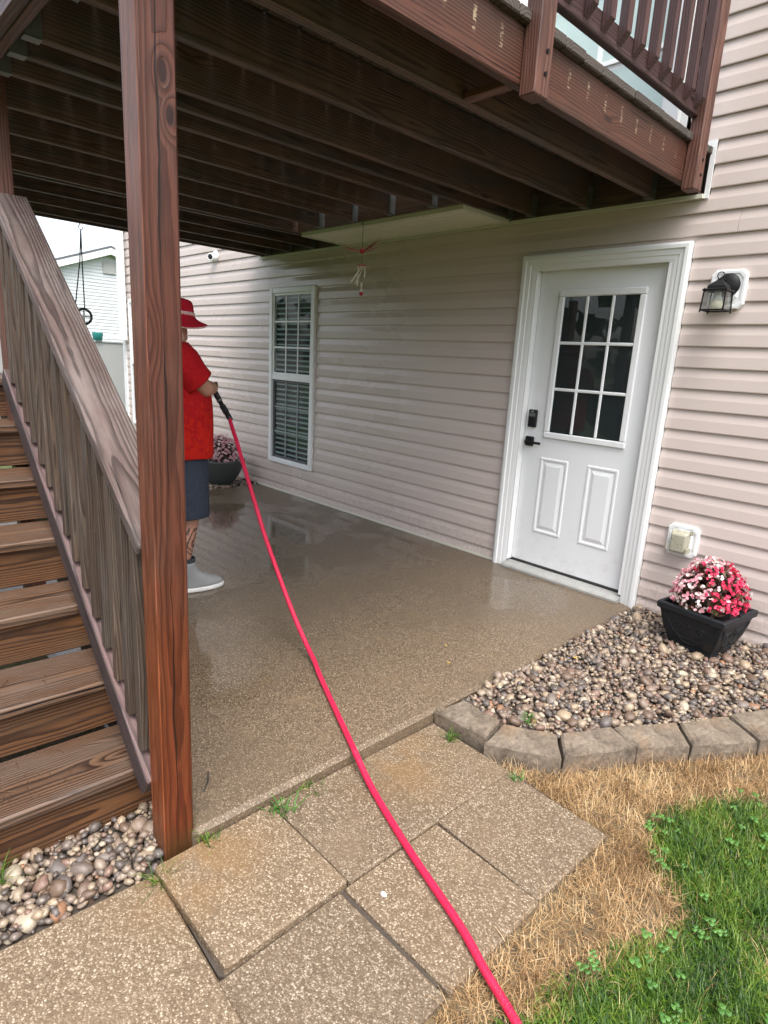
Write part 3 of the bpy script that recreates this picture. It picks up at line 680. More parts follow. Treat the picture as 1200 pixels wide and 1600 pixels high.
# a small bracket on the beam end
yb = DY0 + .02; k = 0
while yb < -.03:
    y1 = min(yb + .1400, -.024); xs = [(DX0 - .02, .042)]
    if y1 > -.55: xs = [(DX0 - .02, -2.935), (-1.21, .042)]
    for a, b in xs:
        b2 = b + random.uniform(-.006, .004) if b > 0 else b
        board('deck_board', (a, (yb + y1) / 2, 2.6145 + random.uniform(-.002, .002)), (b2, (yb + y1) / 2, 2.6145), y1 - yb, .038, MT['deckboard'], deck, bev=.005)
    yb += .1455
# support posts
def vpost(name, cx, cy, z0, z1, s, mat, parent=deck, bev=.005):
    # local x runs up the post; local z looks to +x, local y to +y
    M = Matrix.Identity(4)
    X, Y, Z = Vector((0, 0, 1)), Vector((0, 1, 0)), Vector((1, 0, 0))
    Y = Z.cross(X)
    for i in range(3): M[i][0] = X[i]; M[i][1] = Y[i]; M[i][2] = Z[i]; M[i][3] = (cx, cy, (z0 + z1) / 2)[i]
    return put(name, bevel_box(z1 - z0, s, s, bev, mat), parent, M)
vpost('post', -.047, -3.0575, -.085, 2.409, .092, MT['post'])
vpost('post', -4.27, -3.0575, -.085, 2.409, .092, MT['post'])
# railing posts and rails on the right side of the deck
RZ = 2.70
def railpost(y0):
    mb = boxo('rail_post', (.0165, y0, 2.375), (.084, y0 + .089, 3.72), MT['railpost'], deck, .004)
    o = mb; bpy.data.objects.remove(o)
    M = Matrix.Identity(4)
    for i in range(3): M[i][0] = (0, 0, 1)[i]; M[i][1] = (0, -1, 0)[i]; M[i][2] = (1, 0, 0)[i]; M[i][3] = (.050, y0 + .0445, 3.045)[i]
    p_ = put('rail_post', bevel_box(1.345, .089, .067, .004, MT['railpost']), deck, M)
    for zz in (2.445, 2.515):
        mb = MB(); mb.lathe([(.0, 0), (.008, 0), (.008, .004), (0, .004)], 10, Matrix.Translation((.0835, y0 + .055, zz)) @ Matrix.Rotation(PI / 2, 4, 'Y')); mb.build('bolt', MT['black'], p_)
railpost(-1.735); railpost(-.286); railpost(-3.10)
for ya, yb_ in ((-3.010, -1.737), (-1.645, -.288)):
    board('bottom_rail', (.030, ya, RZ + .045), (.030, yb_, RZ + .045), .038, .089, MT['rail'], deck)
    board('top_rail', (.030, ya, 3.62), (.030, yb_, 3.62), .038, .089, MT['rail'], deck)
    n = round((yb_ - ya) / .1335)
    for i in range(n):
        yy = yb_ - .055 - i * .1335
        if yy < ya + .03: break
        M = Matrix.Identity(4)
        for r_ in range(3): M[r_][0] = (0, 0, 1)[r_]; M[r_][1] = (0, -1, 0)[r_]; M[r_][2] = (1, 0, 0)[r_]; M[r_][3] = (.0685, yy, 3.20)[r_]
        # square picket with a bevelled lower end
        me = _cb.get('picket')
        if me is None:
            mb = MB(); h = .019; mb.prism([(-h, -h), (h, -h), (h, h), (-h, h)], -.452, .46, 0)
            for q in range(8):
                x_, y_, z_ = mb.v[q]
                if x_ < 0: mb.v[q] = (x_ - .026 if z_ < 0 else x_ + .012, y_, z_)
            me = mb.mesh('picket', MT['rail']); _cb['picket'] = me
        put('baluster', me, deck, M)
board('rail_cap', (.035, -3.10, 3.735), (.035, -.20, 3.735), .14, .028, MT['rail'], deck)

# ------------------------------------------------------------------ staircase (turned 2.36 degrees to the house)
SA = math.radians(2.36)
st = thing('staircase', 'weathered wooden stairs with open risers climbing to the deck behind the post', 'stairs', (0, -3.05, 0), PI - SA)
# stair frame: s runs up the stairs, t to the stair's left (towards -y in the world), z up
SF = WM[st.name]
def sp(s, t, z): return SF @ Vector((s, t, z))
UPS = SF.to_3x3() @ Vector((0, 0, 1))
D0, ZT, RISE, RUN = .222, .121, .190, .266
T0, T1 = -.055, 1.02
for i in range(7):
    s0 = D0 + i * RUN; zt = ZT + i * RISE
    # tread: one wide board, nosing a little proud of the riser
    board('tread', sp(s0 + .143, T0, zt - .019), sp(s0 + .143, T1, zt - .019), .286, .038, MT['tread'], st, bev=.006)
    zr0 = (zt - RISE + .007) if i else -.075
    board('riser', sp(s0 + .037, T0 + .002, (zr0 + zt - .039) / 2), sp(s0 + .037, T1 - .002, (zr0 + zt - .039) / 2), zt - .0395 - zr0, .024, MT['riser'], st, upv=SF.to_3x3() @ Vector((-1, 0, 0)), bev=.003)
sl_ = RISE / RUN
def stringer(t):
    mb = MB()
    pts = [(.20, -.08), (.36, -.08), (2.35, .118 + sl_ * 1.99 - .42), (2.35, 1.22), (D0 + 6 * RUN + .06, 1.22)]
    pts = [(D0 + .06, -.08), (.62, -.08), (2.3, 1.02), (2.3, 1.215), (2.05, 1.215)]
    for i in range(6, -1, -1):
        pts.append((D0 + .06 + i * RUN + (.0 if i else 0), ZT + i * RISE - .042)); 
        if i: pts.append((D0 + .06 + i * RUN, ZT + (i - 1) * RISE - .042))
    n = len(pts); vs = [sp(a, t, b) for a, b in pts] + [sp(a, t + .036, b) for a, b in pts]
    mb.add(vs, [(i, (i + 1) % n, n + (i + 1) % n, n + i) for i in range(n)] + [tuple(range(n)), tuple(range(n, 2 * n))[::-1]])
    mb.build('stringer', MT['stairrail'], st)
stringer(T0 + .01); stringer(T1 - .04); stringer((T0 + T1) / 2)
# handrail, lower rail, balusters
HZ = .842; ang = math.atan(.722)
def rail_pt(s, t, z0): return sp(s, t, z0 + .722 * s)
nrm = SF.to_3x3() @ Vector((-math.sin(ang), 0, math.cos(ang)))
for side in (0, 1):
    th = -.005 if side == 0 else 1.07
    tb = .052 if side == 0 else 1.06
    s_a = .096 if side == 0 else .092
    board('handrail', rail_pt(s_a, th, HZ - .0235), rail_pt(1.66, th, HZ - .0235), .140, .038, MT['handrail'], st, upv=nrm, bev=.005)
    board('lower_rail', rail_pt(s_a + .012, tb, .100 - .055), rail_pt(1.70, tb, .100 - .055), .038, .089, MT['lowrail'], st, upv=nrm, bev=.004)
    tk = tb - .010
    s_ = .160
    while s_ < 1.66:
        za = .100 + .722 * (s_ + .0185); zb_ = HZ + .722 * s_ - .050
        board('baluster', sp(s_, tk, za), sp(s_, tk, zb_), .038, .038, MT['baluster'], st, upv=SF.to_3x3() @ Vector((1, 0, 0)), bev=.003)
        s_ += .101
board('newel_post', sp(1.775, .0, -.08), sp(1.775, .0, 2.95), .089, .089, MT['railpost'], st, upv=SF.to_3x3() @ Vector((1, 0, 0)), bev=.004)
board('newel_post', sp(1.775, 1.06, -.08), sp(1.775, 1.06, 2.6), .089, .089, MT['railpost'], st, upv=SF.to_3x3() @ Vector((1, 0, 0)), bev=.004)
board('newel_post', sp(.045, 1.075, -.08), sp(.045, 1.075, 1.12), .089, .089, MT['railpost'], st, upv=SF.to_3x3() @ Vector((1, 0, 0)), bev=.004)
for i in range(7):
    s0 = 2.03 + i * .1445
    board('landing_board', sp(s0 + .07, T0, 1.24), sp(s0 + .07, T1, 1.24), .140, .036, MT['tread'], st, bev=.004)
for t_ in (.06, 1.06):
    board('landing_post', sp(3.02, t_, -.08), sp(3.02, t_, 2.35), .089, .089, MT['railpost'], st, upv=SF.to_3x3() @ Vector((1, 0, 0)), bev=.004)
for z_ in (1.34, 2.20):
    board('landing_rail', sp(3.02, .11, z_), sp(3.02, 1.01, z_), .038, .089, MT['rail'], st)
for i in range(7):
    t_ = .18 + i * .13
    board('baluster', sp(2.98, t_, 1.30), sp(2.98, t_, 2.24), .038, .038, MT['baluster'], st, upv=SF.to_3x3() @ Vector((1, 0, 0)), bev=.003)

# ------------------------------------------------------------------ garden edging: split-face blocks
edging = thing('garden_edging', 'curved row of tan split-face blocks holding the pebble bed beside the pavers', 'garden edging', (.5, -1.7, GZ))
def edging_stone(P, top, bot, seed):
    """P: four top corners (front-left, front-right, back-right, back-left)"""
    rs = random.Random(seed); bm = bmesh.new()
    n = 7; m_ = 4; rings = []
    for k, z in enumerate((bot, bot + (top - bot) * .5, top - .010, top)):
        ins = (0, -.004, 0, .010)[k]; ring = []
        c = sum((Vector((*p, 0)) for p in P), Vector()) / 4
        for e in range(4):
            a, b = Vector((*P[e], 0)), Vector((*P[(e + 1) % 4], 0)); cnt = n if e in (0, 2) else m_
            for i in range(cnt):
                p = a.lerp(b, i / cnt); d = (p - c).normalized()
                j = mnoise.noise(Vector((p.x * 28, p.y * 28, z * 30 + seed))) * (.010 if e == 0 else .004)
                p = p - d * (ins + j); ring.append(bm.verts.new((p.x, p.y, z + ((mnoise.noise(Vector((p.x * 20, p.y * 20, seed))) * .005 - (.020 if e == 0 or (e == 1 and i == 0) else .020 * (1 - i / cnt) if e == 1 else .020 * i / cnt if e == 3 else 0)) if k > 1 else 0))))
        rings.append(ring)
    N_ = len(rings[0])
    for k in range(3):
        for i in range(N_):
            bm.faces.new((rings[k][i], rings[k][(i + 1) % N_], rings[k + 1][(i + 1) % N_], rings[k + 1][i]))
    bm.faces.new(rings[3]); bmesh.ops.triangulate(bm, faces=[f for f in bm.faces if len(f.verts) > 4])
    bmesh.ops.recalc_face_normals(bm, faces=bm.faces)
    c = sum((Vector((*p, top)) for p in P), Vector()) / 4
    bmesh.ops.translate(bm, verts=bm.verts, vec=-c)
    me = bpy.data.meshes.new('edging_stone'); bm.to_mesh(me); bm.free(); me.materials.append(MT['edging'])
    put('edging_stone', me, edging, Matrix.Translation(c))
ET = .022
front = [(.026, -1.925), (.279, -1.900), (.302, -1.935), (.549, -1.782), (.557, -1.772), (.706, -1.482), (.713, -1.476), (.842, -1.296), (.849, -1.278), (1.015, -1.030), (1.022, -1.015), (1.15, -.76), (1.156, -.745), (1.265, -.48), (1.27, -.465), (1.37, -.20)]
back = [(.066, -1.785), (.263, -1.792), (.283, -1.802), (.471, -1.684), (.479, -1.676), (.590, -1.462), (.596, -1.450), (.752, -1.203), (.760, -1.190), (.872, -.965), (.880, -.95), (1.0, -.70), (1.006, -.685), (1.115, -.44), (1.12, -.425), (1.22, -.17)]
for i in range(0, 16, 2):
    edging_stone([front[i], front[i + 1], back[i + 1], back[i]], ET + .003 * math.sin(i * 2.1), GZ - .03, i * 3 + 5)

# ------------------------------------------------------------------ pebbles
def inside(poly, x, y):
    c = False; n = len(poly)
    for i in range(n):
        (x1, y1), (x2, y2) = poly[i], poly[(i + 1) % n]
        if (y1 > y) != (y2 > y) and x < (x2 - x1) * (y - y1) / (y2 - y1) + x1: c = not c
    return c
def stone_mesh(seed, sub=2):
    bm = bmesh.new(); bmesh.ops.create_icosphere(bm, subdivisions=sub, radius=1.0)
    rs = random.Random(seed); ax = (1.0, rs.uniform(.62, .92), rs.uniform(.42, .7)); o = Vector((seed * 3.7, seed * 1.3, 0))
    for v in bm.verts:
        p = v.co.normalized(); k = 1 + .30 * mnoise.noise(p * 1.1 + o) + .20 * mnoise.noise(p * 2.1 + o)
        if seed % 3 == 0: k *= min(1.0, .80 / max(.2, abs(p.dot(Vector((.5, .6, .62))))))
        v.co = Vector((p.x * ax[0], p.y * ax[1], p.z * ax[2])) * k
    me = bpy.data.meshes.new('stone'); bm.to_mesh(me); bm.free()
    me.polygons.foreach_set('use_smooth', [True] * len(me.polygons)); me.materials.append(MT['stone']); return me
SM = [stone_mesh(i + 1) for i in range(12)]
SMB = [stone_mesh(i + 31, 1) for i in range(6)]
def rotm():
    return Matrix.Rotation(random.uniform(0, 2 * PI), 4, 'Z') @ Matrix.Rotation(random.gauss(0, .35), 4, 'X') @ Matrix.Rotation(random.gauss(0, .35), 4, 'Y')
def scatter(poly, step, size, ztop, block=()):
    xs = [p[0] for p in poly]; ys = [p[1] for p in poly]; out = []; y = min(ys); row = 0
    while y < max(ys):
        x = min(xs) + (step / 2 if row % 2 else 0)
        while x < max(xs):
            px, py = x + random.uniform(-.42, .42) * step, y + random.uniform(-.42, .42) * step
            if inside(poly, px, py) and not any((px - bx) ** 2 + (py - by) ** 2 < br * br for bx, by, br in block):
                s = size * random.lognormvariate(-.03, .33)
                out.append((px, py, ztop(px, py) + random.uniform(-.010, .006), s))
            x += step
        y += step * .86; row += 1
    return out
def fill_bed(bed, pts, n_ind):
    pts.sort(key=lambda p: (Vector(p[:3]) - Vector(CAM)).length / p[3])
    for p in pts[:n_ind]:
        put('stone', random.choice(SM), bed, Matrix.Translation(p[:3]) @ rotm() @ Matrix.Diagonal((p[3],) * 3 + (1,)))
    rest = pts[n_ind:]
    if not rest: return
    V = []; F = []; A = []; b = 0
    src = [(np.array([v.co[:] for v in me.vertices]), np.array([p.vertices[:] for p in me.polygons])) for me in SMB]
    for p in rest:
        vv, ff = random.choice(src); R_ = np.array((rotm()).to_3x3())
        V.append((vv * p[3]) @ R_.T + np.array(p[:3])); F.append(ff + b); b += len(vv); A += [random.random()] * len(vv)
    V = np.concatenate(V) - np.array(WM[bed.name].translation); F = np.concatenate(F)
    me = bpy.data.meshes.new('stones'); me.from_pydata(V.tolist(), [], F.tolist()); me.polygons.foreach_set('use_smooth', [True] * len(F))
    at = me.attributes.new('rnd', 'FLOAT', 'POINT'); at.data.foreach_set('value', A); me.materials.append(MT['stone'])
    stuff(put('stones', me, bed, WM[bed.name].copy()))
PLX, PLY = .520, -.305      # planter position
poly_r = [(.036, -.03), (.036, -1.77), (.27, -1.785), (.46, -1.675), (.58, -1.455), (.745, -1.195), (.862, -.96), (.99, -.70), (1.105, -.44), (1.21, -.17), (1.24, -.03)]
mb = MB(); mb.prism([(a, b) for a, b in poly_r], GZ - .03, -.012, 2); bed_r = struct(mb.build('gravel_bed', MT['bedsoil']))
def ztr(x, y): return -.006 + .020 * mnoise.noise(Vector((x * 3.1, y * 3.1, 0))) + .012 * max(0, min(1, (y + 1.8)))
pts = scatter(poly_r, .0225, .0148, ztr) + scatter(poly_r, .042, .0165, lambda x, y: ztr(x, y) + .012)
fill_bed(bed_r, pts, 190)
poly_l = [(-.33, -4.2), (-.34, -3.0), (-.10, -3.0), (.0, -3.10), (.035, -3.16), (.015, -3.42), (-.02, -4.2)]
poly_l = [(-.40, -4.3), (-.38, -3.02), (-.09, -3.0), (-.02, -3.115), (.035, -3.165), (.01, -3.55), (-.19, -4.05), (-.22, -4.3)]
poly_l = [(-.42, -4.3), (-.40, -3.02), (-.10, -3.0), (-.02, -3.115), (.022, -3.16), (.0, -3.45), (-.03, -4.3)]
mb = MB(); mb.prism(poly_l, GZ - .03, GZ + .006, 2); bed_l = struct(mb.build('gravel_bed', MT['bedsoil']))
pts = scatter(poly_l, .025, .0150, lambda x, y: GZ + .022) + scatter(poly_l, .030, .0160, lambda x, y: GZ + .034) + scatter(poly_l, .046, .0175, lambda x, y: GZ + .042)
fill_bed(bed_l, pts, 110)
poly_f = [(-4.385, -.03), (-4.385, -2.6), (-5.6, -2.6), (-7.8, -.9), (-7.9, -.03)]
mb = MB(); mb.prism(poly_f, GZ - .03, -.03, 2); bed_f = struct(mb.build('gravel_bed', MT['bedsoil']))
pts = scatter(poly_f, .052, .030, lambda x, y: -.012)
fill_bed(bed_f, pts, 0)
mb = MB(); mb.prism([(-9.2, -9), (-4.40, -9), (-4.40, -2.62), (-5.6, -2.62), (-7.9, -.92), (-9.2, -.9)], GZ - .02, -.05, 2)
struct(mb.build('side_ground', MT['soil']))

# ------------------------------------------------------------------ grass
def blades(name, pts, hts, wid, mat, lean=.5, curl=.6, kind_segs=3, up_=1.0, tone=None):
    """pts (n,3) roots; each blade a tapering strip of kind_segs quads"""
    n = len(pts); th = rng.uniform(0, 2 * np.pi, n); le = np.abs(rng.normal(0, lean, n)); cu = rng.normal(curl, .3, n)
    dx, dy = np.cos(th), np.sin(th); px, py = -dy, dx
    wv = wid * rng.uniform(.6, 1.35, n); rows = []
    ang = le.copy(); pos = pts.copy(); seg = hts / kind_segs
    for k in range(kind_segs + 1):
        f = (1 - (k / kind_segs) ** 1.6 * .92) * wv * .5
        a = pos - np.stack([px * f, py * f, 0 * f], 1); b = pos + np.stack([px * f, py * f, 0 * f], 1)
        rows += [a, b]
        pos = pos + np.stack([dx * np.sin(ang) * seg, dy * np.sin(ang) * seg, np.cos(ang) * seg * up_], 1)
        pos[:, 2] = np.maximum(pos[:, 2], GZ + .002)
        ang = np.minimum(ang + cu / kind_segs * 1.4, 2.2)
    nv = 2 * (kind_segs + 1)
    V = np.stack(rows, 1).reshape(-1, 3)
    base = (np.arange(n) * nv)[:, None, None]
    q = np.array([[2 * k, 2 * k + 1, 2 * k + 3, 2 * k + 2] for k in range(kind_segs)])[None]
    F = (base + q).reshape(-1, 4)
    me = bpy.data.meshes.new(name)
    me.vertices.add(len(V)); me.vertices.foreach_set('co', V.astype(np.float32).ravel())
    me.loops.add(F.size); me.loops.foreach_set('vertex_index', F.ravel().astype(np.int32))
    me.polygons.add(len(F)); me.polygons.foreach_set('loop_start', (np.arange(len(F)) * 4).astype(np.int32)); me.polygons.foreach_set('loop_total', np.full(len(F), 4, np.int32))
    me.update(calc_edges=True)
    at = me.attributes.new('rnd', 'FLOAT', 'POINT'); at.data.foreach_set('value', np.repeat(np.clip(rng.beta(2, 2, n) + (0 if tone is None else tone), 0, 1), nv).astype(np.float32))
    me.materials.append(mat)
    return me
LAWN = [(1.28, -1.05), (1.02, -1.36), (.885, -1.66), (.845, -1.79), (.94, -1.93), (1.08, -2.04), (1.10, -2.18), (1.03, -2.32), (1.0, -2.46), (.955, -2.62), (.90, -2.86), (.90, -3.3), (3.2, -3.3), (3.2, -1.05)]
DRY = [(1.55, -.35), (1.27, -.47), (1.16, -.75), (1.02, -1.02), (.85, -1.28), (.715, -1.475), (.56, -1.77), (.50, -1.83), (.33, -1.935), (.44, -1.95), (.835, -1.940), (.842, -2.36), (.840, -2.77), (.846, -3.2), (.95, -3.6), (1.5, -3.6), (1.6, -.35)]
def rnd_in(poly, n):
    xs = [p[0] for p in poly]; ys = [p[1] for p in poly]
    P = np.stack([rng.uniform(min(xs), max(xs), n), rng.uniform(min(ys), max(ys), n)], 1)
    x, y = P[:, 0], P[:, 1]; c = np.zeros(n, bool)
    for i in range(len(poly)):
        (x1, y1), (x2, y2) = poly[i], poly[(i + 1) % len(poly)]
        cond = (y1 > y) != (y2 > y)
        with np.errstate(divide='ignore', invalid='ignore'):
            xi = (x2 - x1) * (y - y1) / (y2 - y1) + x1
        c ^= cond & (x < xi)
    return P[c]
def edge_keep(P, poly, soft=.09):
    """thin the blades out towards the left border of the lawn"""
    d = np.full(len(P), 9.0)
    for i in range(10):
        a = np.array(poly[i]); b = np.array(poly[i + 1]); t = np.clip(((P - a) @ (b - a)) / ((b - a) @ (b - a)), 0, 1)
        d = np.minimum(d, np.linalg.norm(P - (a + t[:, None] * (b - a)), axis=1))
    return d
P = rnd_in([(a_ if a_ < 1.75 else 1.75, b_) for a_, b_ in LAWN], 210000)
d = edge_keep(P, LAWN); nz = np.array([mnoise.noise(Vector((p[0] * 5, p[1] * 5, 1))) for p in P])
bare = np.array([mnoise.noise(Vector((p[0] * 2.6 + 4, p[1] * 2.6, 7))) for p in P])
keep = (rng.random(len(P)) < np.clip(d / .14 + nz * .5, .05, 1)) & ((bare < .30) | (rng.random(len(P)) < .18))
P = P[keep]; d = d[keep]; nz = nz[keep]
h = (.030 + .020 * np.clip(d / .15, 0, 1) + .016 * nz) * rng.uniform(.55, 1.35, len(P))
me = blades('lawn', np.column_stack([P, np.full(len(P), GZ)]), h, .0032, MT['grass'], .85, 1.0, tone=.42 * np.array([mnoise.noise(Vector((p[0] * 6, p[1] * 6, 11))) + .5 * mnoise.noise(Vector((p[0] * 19, p[1] * 19, 2))) for p in P]))
stuff(tag(put('lawn_grass', me, None, Matrix.Identity(4)), 'bright green lawn grass in the lower right corner', 'grass'))
# clover in the lawn
Pc = rnd_in(LAWN, 900); V = []; F = []; A = []
for (x, y) in Pc:
    if x > 2 or mnoise.noise(Vector((x * 4, y * 4, 3))) < .05: continue
    z = GZ + random.uniform(.028, .048); r0 = random.uniform(.006, .010); a0 = random.uniform(0, 6.3); tl = random.uniform(-.3, .3)
    for k in range(3):
        a = a0 + k * 2 * PI / 3; cx, cy = x + math.cos(a) * r0 * .95, y + math.sin(a) * r0 * .95; b = len(V)
        for q in range(7):
            t_ = q * 2 * PI / 7; V.append((cx + r0 * .85 * math.cos(t_), cy + r0 * .85 * math.sin(t_), z + tl * r0 * math.cos(t_) + .002 * math.sin(2 * t_)))
        F.append(tuple(range(b, b + 7))); A += [random.random()] * 7
me = bpy.data.meshes.new('clover'); me.from_pydata(V, [], F); at = me.attributes.new('rnd', 'FLOAT', 'POINT'); at.data.foreach_set('value', A); me.materials.append(MT['clover'])
stuff(tag(put('clover', me, None, Matrix.Identity(4)), 'small clover leaves scattered through the green lawn', 'clover'))
P = rnd_in(DRY, 110000); d = None
P = P[(P[:, 0] < 1.6)]
dens = np.array([mnoise.noise(Vector((p[0] * 7, p[1] * 7, 5))) for p in P]); P = P[rng.random(len(P)) < .80 + .45 * dens]
d_l = edge_keep(P, LAWN); in_l = np.array([inside(LAWN, p[0], p[1]) for p in P]); P = P[~(in_l & (d_l > .05) & (rng.random(len(P)) > .10))]
h = rng.uniform(.018, .070, len(P))
me = blades('straw', np.column_stack([P, GZ + rng.uniform(0, .010, len(P))]), h, .0021, MT['straw'], 1.5, .45, 4, tone=.5 * np.array([mnoise.noise(Vector((p[0] * 8, p[1] * 8, 21))) for p in P]))
stuff(tag(put('dry_grass', me, None, Matrix.Identity(4)), 'strip of dead straw coloured grass between the pavers and the lawn', 'dry grass'))
# weeds in the joints
def tuft(label, x, y, z, n, hgt, r=.02, mat='grass', spread=.9, wid=.0034):
    global GZ
    g = GZ; GZ = z - .02
    p = np.column_stack([rng.normal(x, r * .5, n), rng.normal(y, r * .5, n), np.full(n, z)])
    me = blades('weed', p, hgt * rng.uniform(.5, 1.2, n), wid, MT[mat], spread, .9); GZ = g
    M = Matrix.Translation((x, y, z)); me.transform(M.inverted())
    tag(put('weed_tuft', me, None, M), label, 'weed', 'weeds growing in the paving joints')
tuft('bushy green weed in the paver joint near the patio edge, left of the hose', .064, -2.740, -.050, 46, .085, .035, 'clover', 1.1, .006)
tuft('small grass tuft at the foot of the brown deck post on the patio edge', .040, -2.985, -.045, 40, .06, .03)
tuft('pale grass tuft at the joint between the large slab and the first paver', .075, -3.150, -.07, 40, .10, .022)
tuft('low weed along the patio edge between deck post and hose', .028, -2.60, -.048, 50, .055, .05)
tuft('grass tuft against the first edging block at the patio corner', .150, -1.962, -.055, 40, .065, .02)
tuft('tiny green sprout beside the second edging block', .475, -1.965, -.07, 16, .06, .012, 'clover', .5, .006)
tuft('low green weed among the pebbles behind the edging blocks', .345, -1.70, .03, 30, .035, .03, 'clover', 1.1, .006)
tuft('short grass tuft in the pebbles at the left edge of the picture', -.20, -3.50, -.05, 40, .08, .025)
tuft('dry wisp of grass leaning on the third edging block', .64, -1.90, -.07, 12, .16, .02, 'straw', .5, .003)
# dead clippings lying on the two lowest treads
for i_, (sa, zt) in enumerate(((.36, .1215), (.63, .3115))):
    V = []; n = 26 - 12 * i_
    P3 = []
    for k in range(n):
        q = sp(sa + random.uniform(-.10, .10), random.uniform(.2, .55), zt + .0015); P3.append(q)
    mb = MB()
    for q in P3:
        a = random.uniform(0, 6.3); l = random.uniform(.012, .045); c_ = Vector((math.cos(a), math.sin(a), 0))
        mb.tube([q - c_ * l / 2, q + Vector((0, 0, .002)), q + c_ * l / 2 + Vector((c_.y, -c_.x, 0)) * l * .12], .0009, 4)
    o = mb.build('grass_clippings', MT['straw']); stuff(tag(o, ['dry grass clippings on the bottom stair tread', 'dry grass clippings on the second stair tread'][i_], 'grass clippings'))
mb = MB(); mb.lathe([(0, 0), (.009, .001), (.011, .004), (.006, .008), (0, .009)], 9, Matrix.Translation((.522, -2.690, -.060)), sy=.7)
tag(mb.build('paper_scrap', MT['white'], None, Matrix.Translation((.522, -2.690, -.060))), 'tiny white scrap lying on the paver under the hose', 'scrap')

def fallen_leaf(label, x, y, z, r_, mat, name='fallen_leaf'):
    mb = MB(); a0 = random.uniform(0, 6.28); n_ = 8; top = []
    for k in range(n_):
        t_ = k * 2 * PI / n_; rr = r_ * (1.25 if k % 4 == 0 else .62 if k % 2 == 0 else .8); top.append((x + rr * math.cos(t_ + a0), y + rr * math.sin(t_ + a0) * .8, z + .15 * r_ * math.cos(2 * t_) + .15 * r_))
    mb.loft([top, [(p, q, w_ - .0008) for p, q, w_ in top]]); tag(mb.build(name, mat, None, Matrix.Translation((x, y, z))), label, 'leaf')
MT['leaf_o'] = plain('rusty_fallen_leaf', (.30, .10, .03), .6)
fallen_leaf('yellow leaf lying on the pebbles below the white door', .17, -1.02, .022, .016, MT['leaf_y'])
fallen_leaf('rusty orange leaf on the pebbles right of the black planter', .80, -.30, .026, .022, MT['leaf_o'])
fallen_leaf('tiny yellow leaf on the wet patio near the pebble bed', -.22, -1.55, .002, .008, MT['leaf_y'])
fallen_leaf('small yellow leaf flat on the patio right of the hose', -.35, -1.42, .002, .007, MT['leaf_y'])
mb = MB(); mb.tube([(-.205, -2.855, .004), (-.16, -2.88, .006), (-.125, -2.915, .004)], [.002, .003, .0015], 5); tag(mb.build('twig', MT['wire'], None, Matrix.Translation((-.16, -2.88, .004))), 'short dark twig on the patio just right of the deck post', 'twig')
# ------------------------------------------------------------------ planter with begonias
def pot_ring(hw, hd, z, n=1): return [(PLX - hw, PLY - hd, z), (PLX + hw, PLY - hd, z), (PLX + hw, PLY + hd, z), (PLX - hw, PLY + hd, z)]
PR = math.radians(-8)
planter = thing('planter', 'black square resin planter with scroll relief by the white door', 'planter', (PLX, PLY, .002), PR)
PM = WM[planter.name]
def pt_(x, y, z): return PM @ Vector((x * .90, y * .90, z * .86))
mb = MB(); prof = [(.113, 0), (.127, .012), (.127, .038), (.138, .06), (.160, .118), (.175, .18), (.183, .228), (.186, .242), (.201, .250), (.203, .286), (.198, .293), (.179, .293), (.172, .25), (.05, .24)]
mb.loft([[pt_(-a, -a, z), pt_(a, -a, z), pt_(a, a, z), pt_(-a, a, z)] for a, z in prof]); body = mb.build('pot_body', MT['pot'], planter)
bv = body.modifiers.new('bevel', 'BEVEL'); bv.width = .006; bv.segments = 2; bv.limit_method = 'ANGLE'
def sc_pts(face, f):      # point of a face of the pot: u across, v up (0..1 of the panel)
    def q(u, v):
        z = .055 + v * .172; a = .137 + v * .046 + .003
        return pt_(u, -a, z) if face == 0 else pt_(a, u, z)
    return q
for face in (0, 1):
    q = sc_pts(face, 0)
    for sgn in (-1, 1):
        mb = MB(); pts = []
        for k in range(26):
            t_ = k / 25; a = .6 + t_ * 2.6 * PI; r_ = .036 * (1 - t_ * .8)
            pts.append(q(sgn * (.062 + r_ * math.cos(a)), .60 + r_ * math.sin(a) / .165))
        mb.tube(pts, [.006 * (1 - .4 * k / 25) for k in range(26)], 6)
        mb.tube([q(sgn * u, v) for u, v in ((.005, .30), (.03, .22), (.065, .27), (.10, .40))], [.003, .007, .007, .003], 6)
        mb.build('scroll_relief', MT['pot'], planter)
    mb = MB(); mb.tube([q(u, .04 + .95 * (u / .150) ** 2 if abs(u) < .150 else .95) for u in [(-.148 + .296 * k / 24) for k in range(25)]], .005, 6); mb.build('relief_swag', MT['pot'], planter)
    mb = MB(); mb.tube([q(0, .62), q(0, .74), q(0, .86)], [.004, .009, .003], 6); mb.build('relief_bud', MT['pot'], planter)
def leaf_geo(V, F, A, c, nrm_, r_, n=6, cup=.25, val=None, wob=1.0):
    nrm_ = nrm_.normalized(); u = nrm_.orthogonal().normalized(); u = Matrix.Rotation(random.uniform(0, 6.28), 3, nrm_) @ u; v_ = nrm_.cross(u)
    b = len(V); val = random.random() if val is None else val
    V.append(tuple(c - nrm_ * r_ * cup)); A.append(val)
    for k in range(n):
        t_ = k * 2 * PI / n; rr = r_ * (1 + .18 * random.uniform(-1, 1) * wob)
        V.append(tuple(c + u * rr * math.cos(t_) + v_ * rr * math.sin(t_) * .85)); A.append(min(1, max(0, val + random.uniform(-.02, .02))))
    for k in range(n): F.append((b, b + 1 + k, b + 1 + (k + 1) % n))
def mesh_rnd(name, V, F, A, mat, smooth=False):
    me = bpy.data.meshes.new(name); me.from_pydata(V, [], F); at = me.attributes.new('rnd', 'FLOAT', 'POINT'); at.data.foreach_set('value', A)
    me.materials.append(mat)
    if smooth: me.polygons.foreach_set('use_smooth', [True] * len(F))
    return me
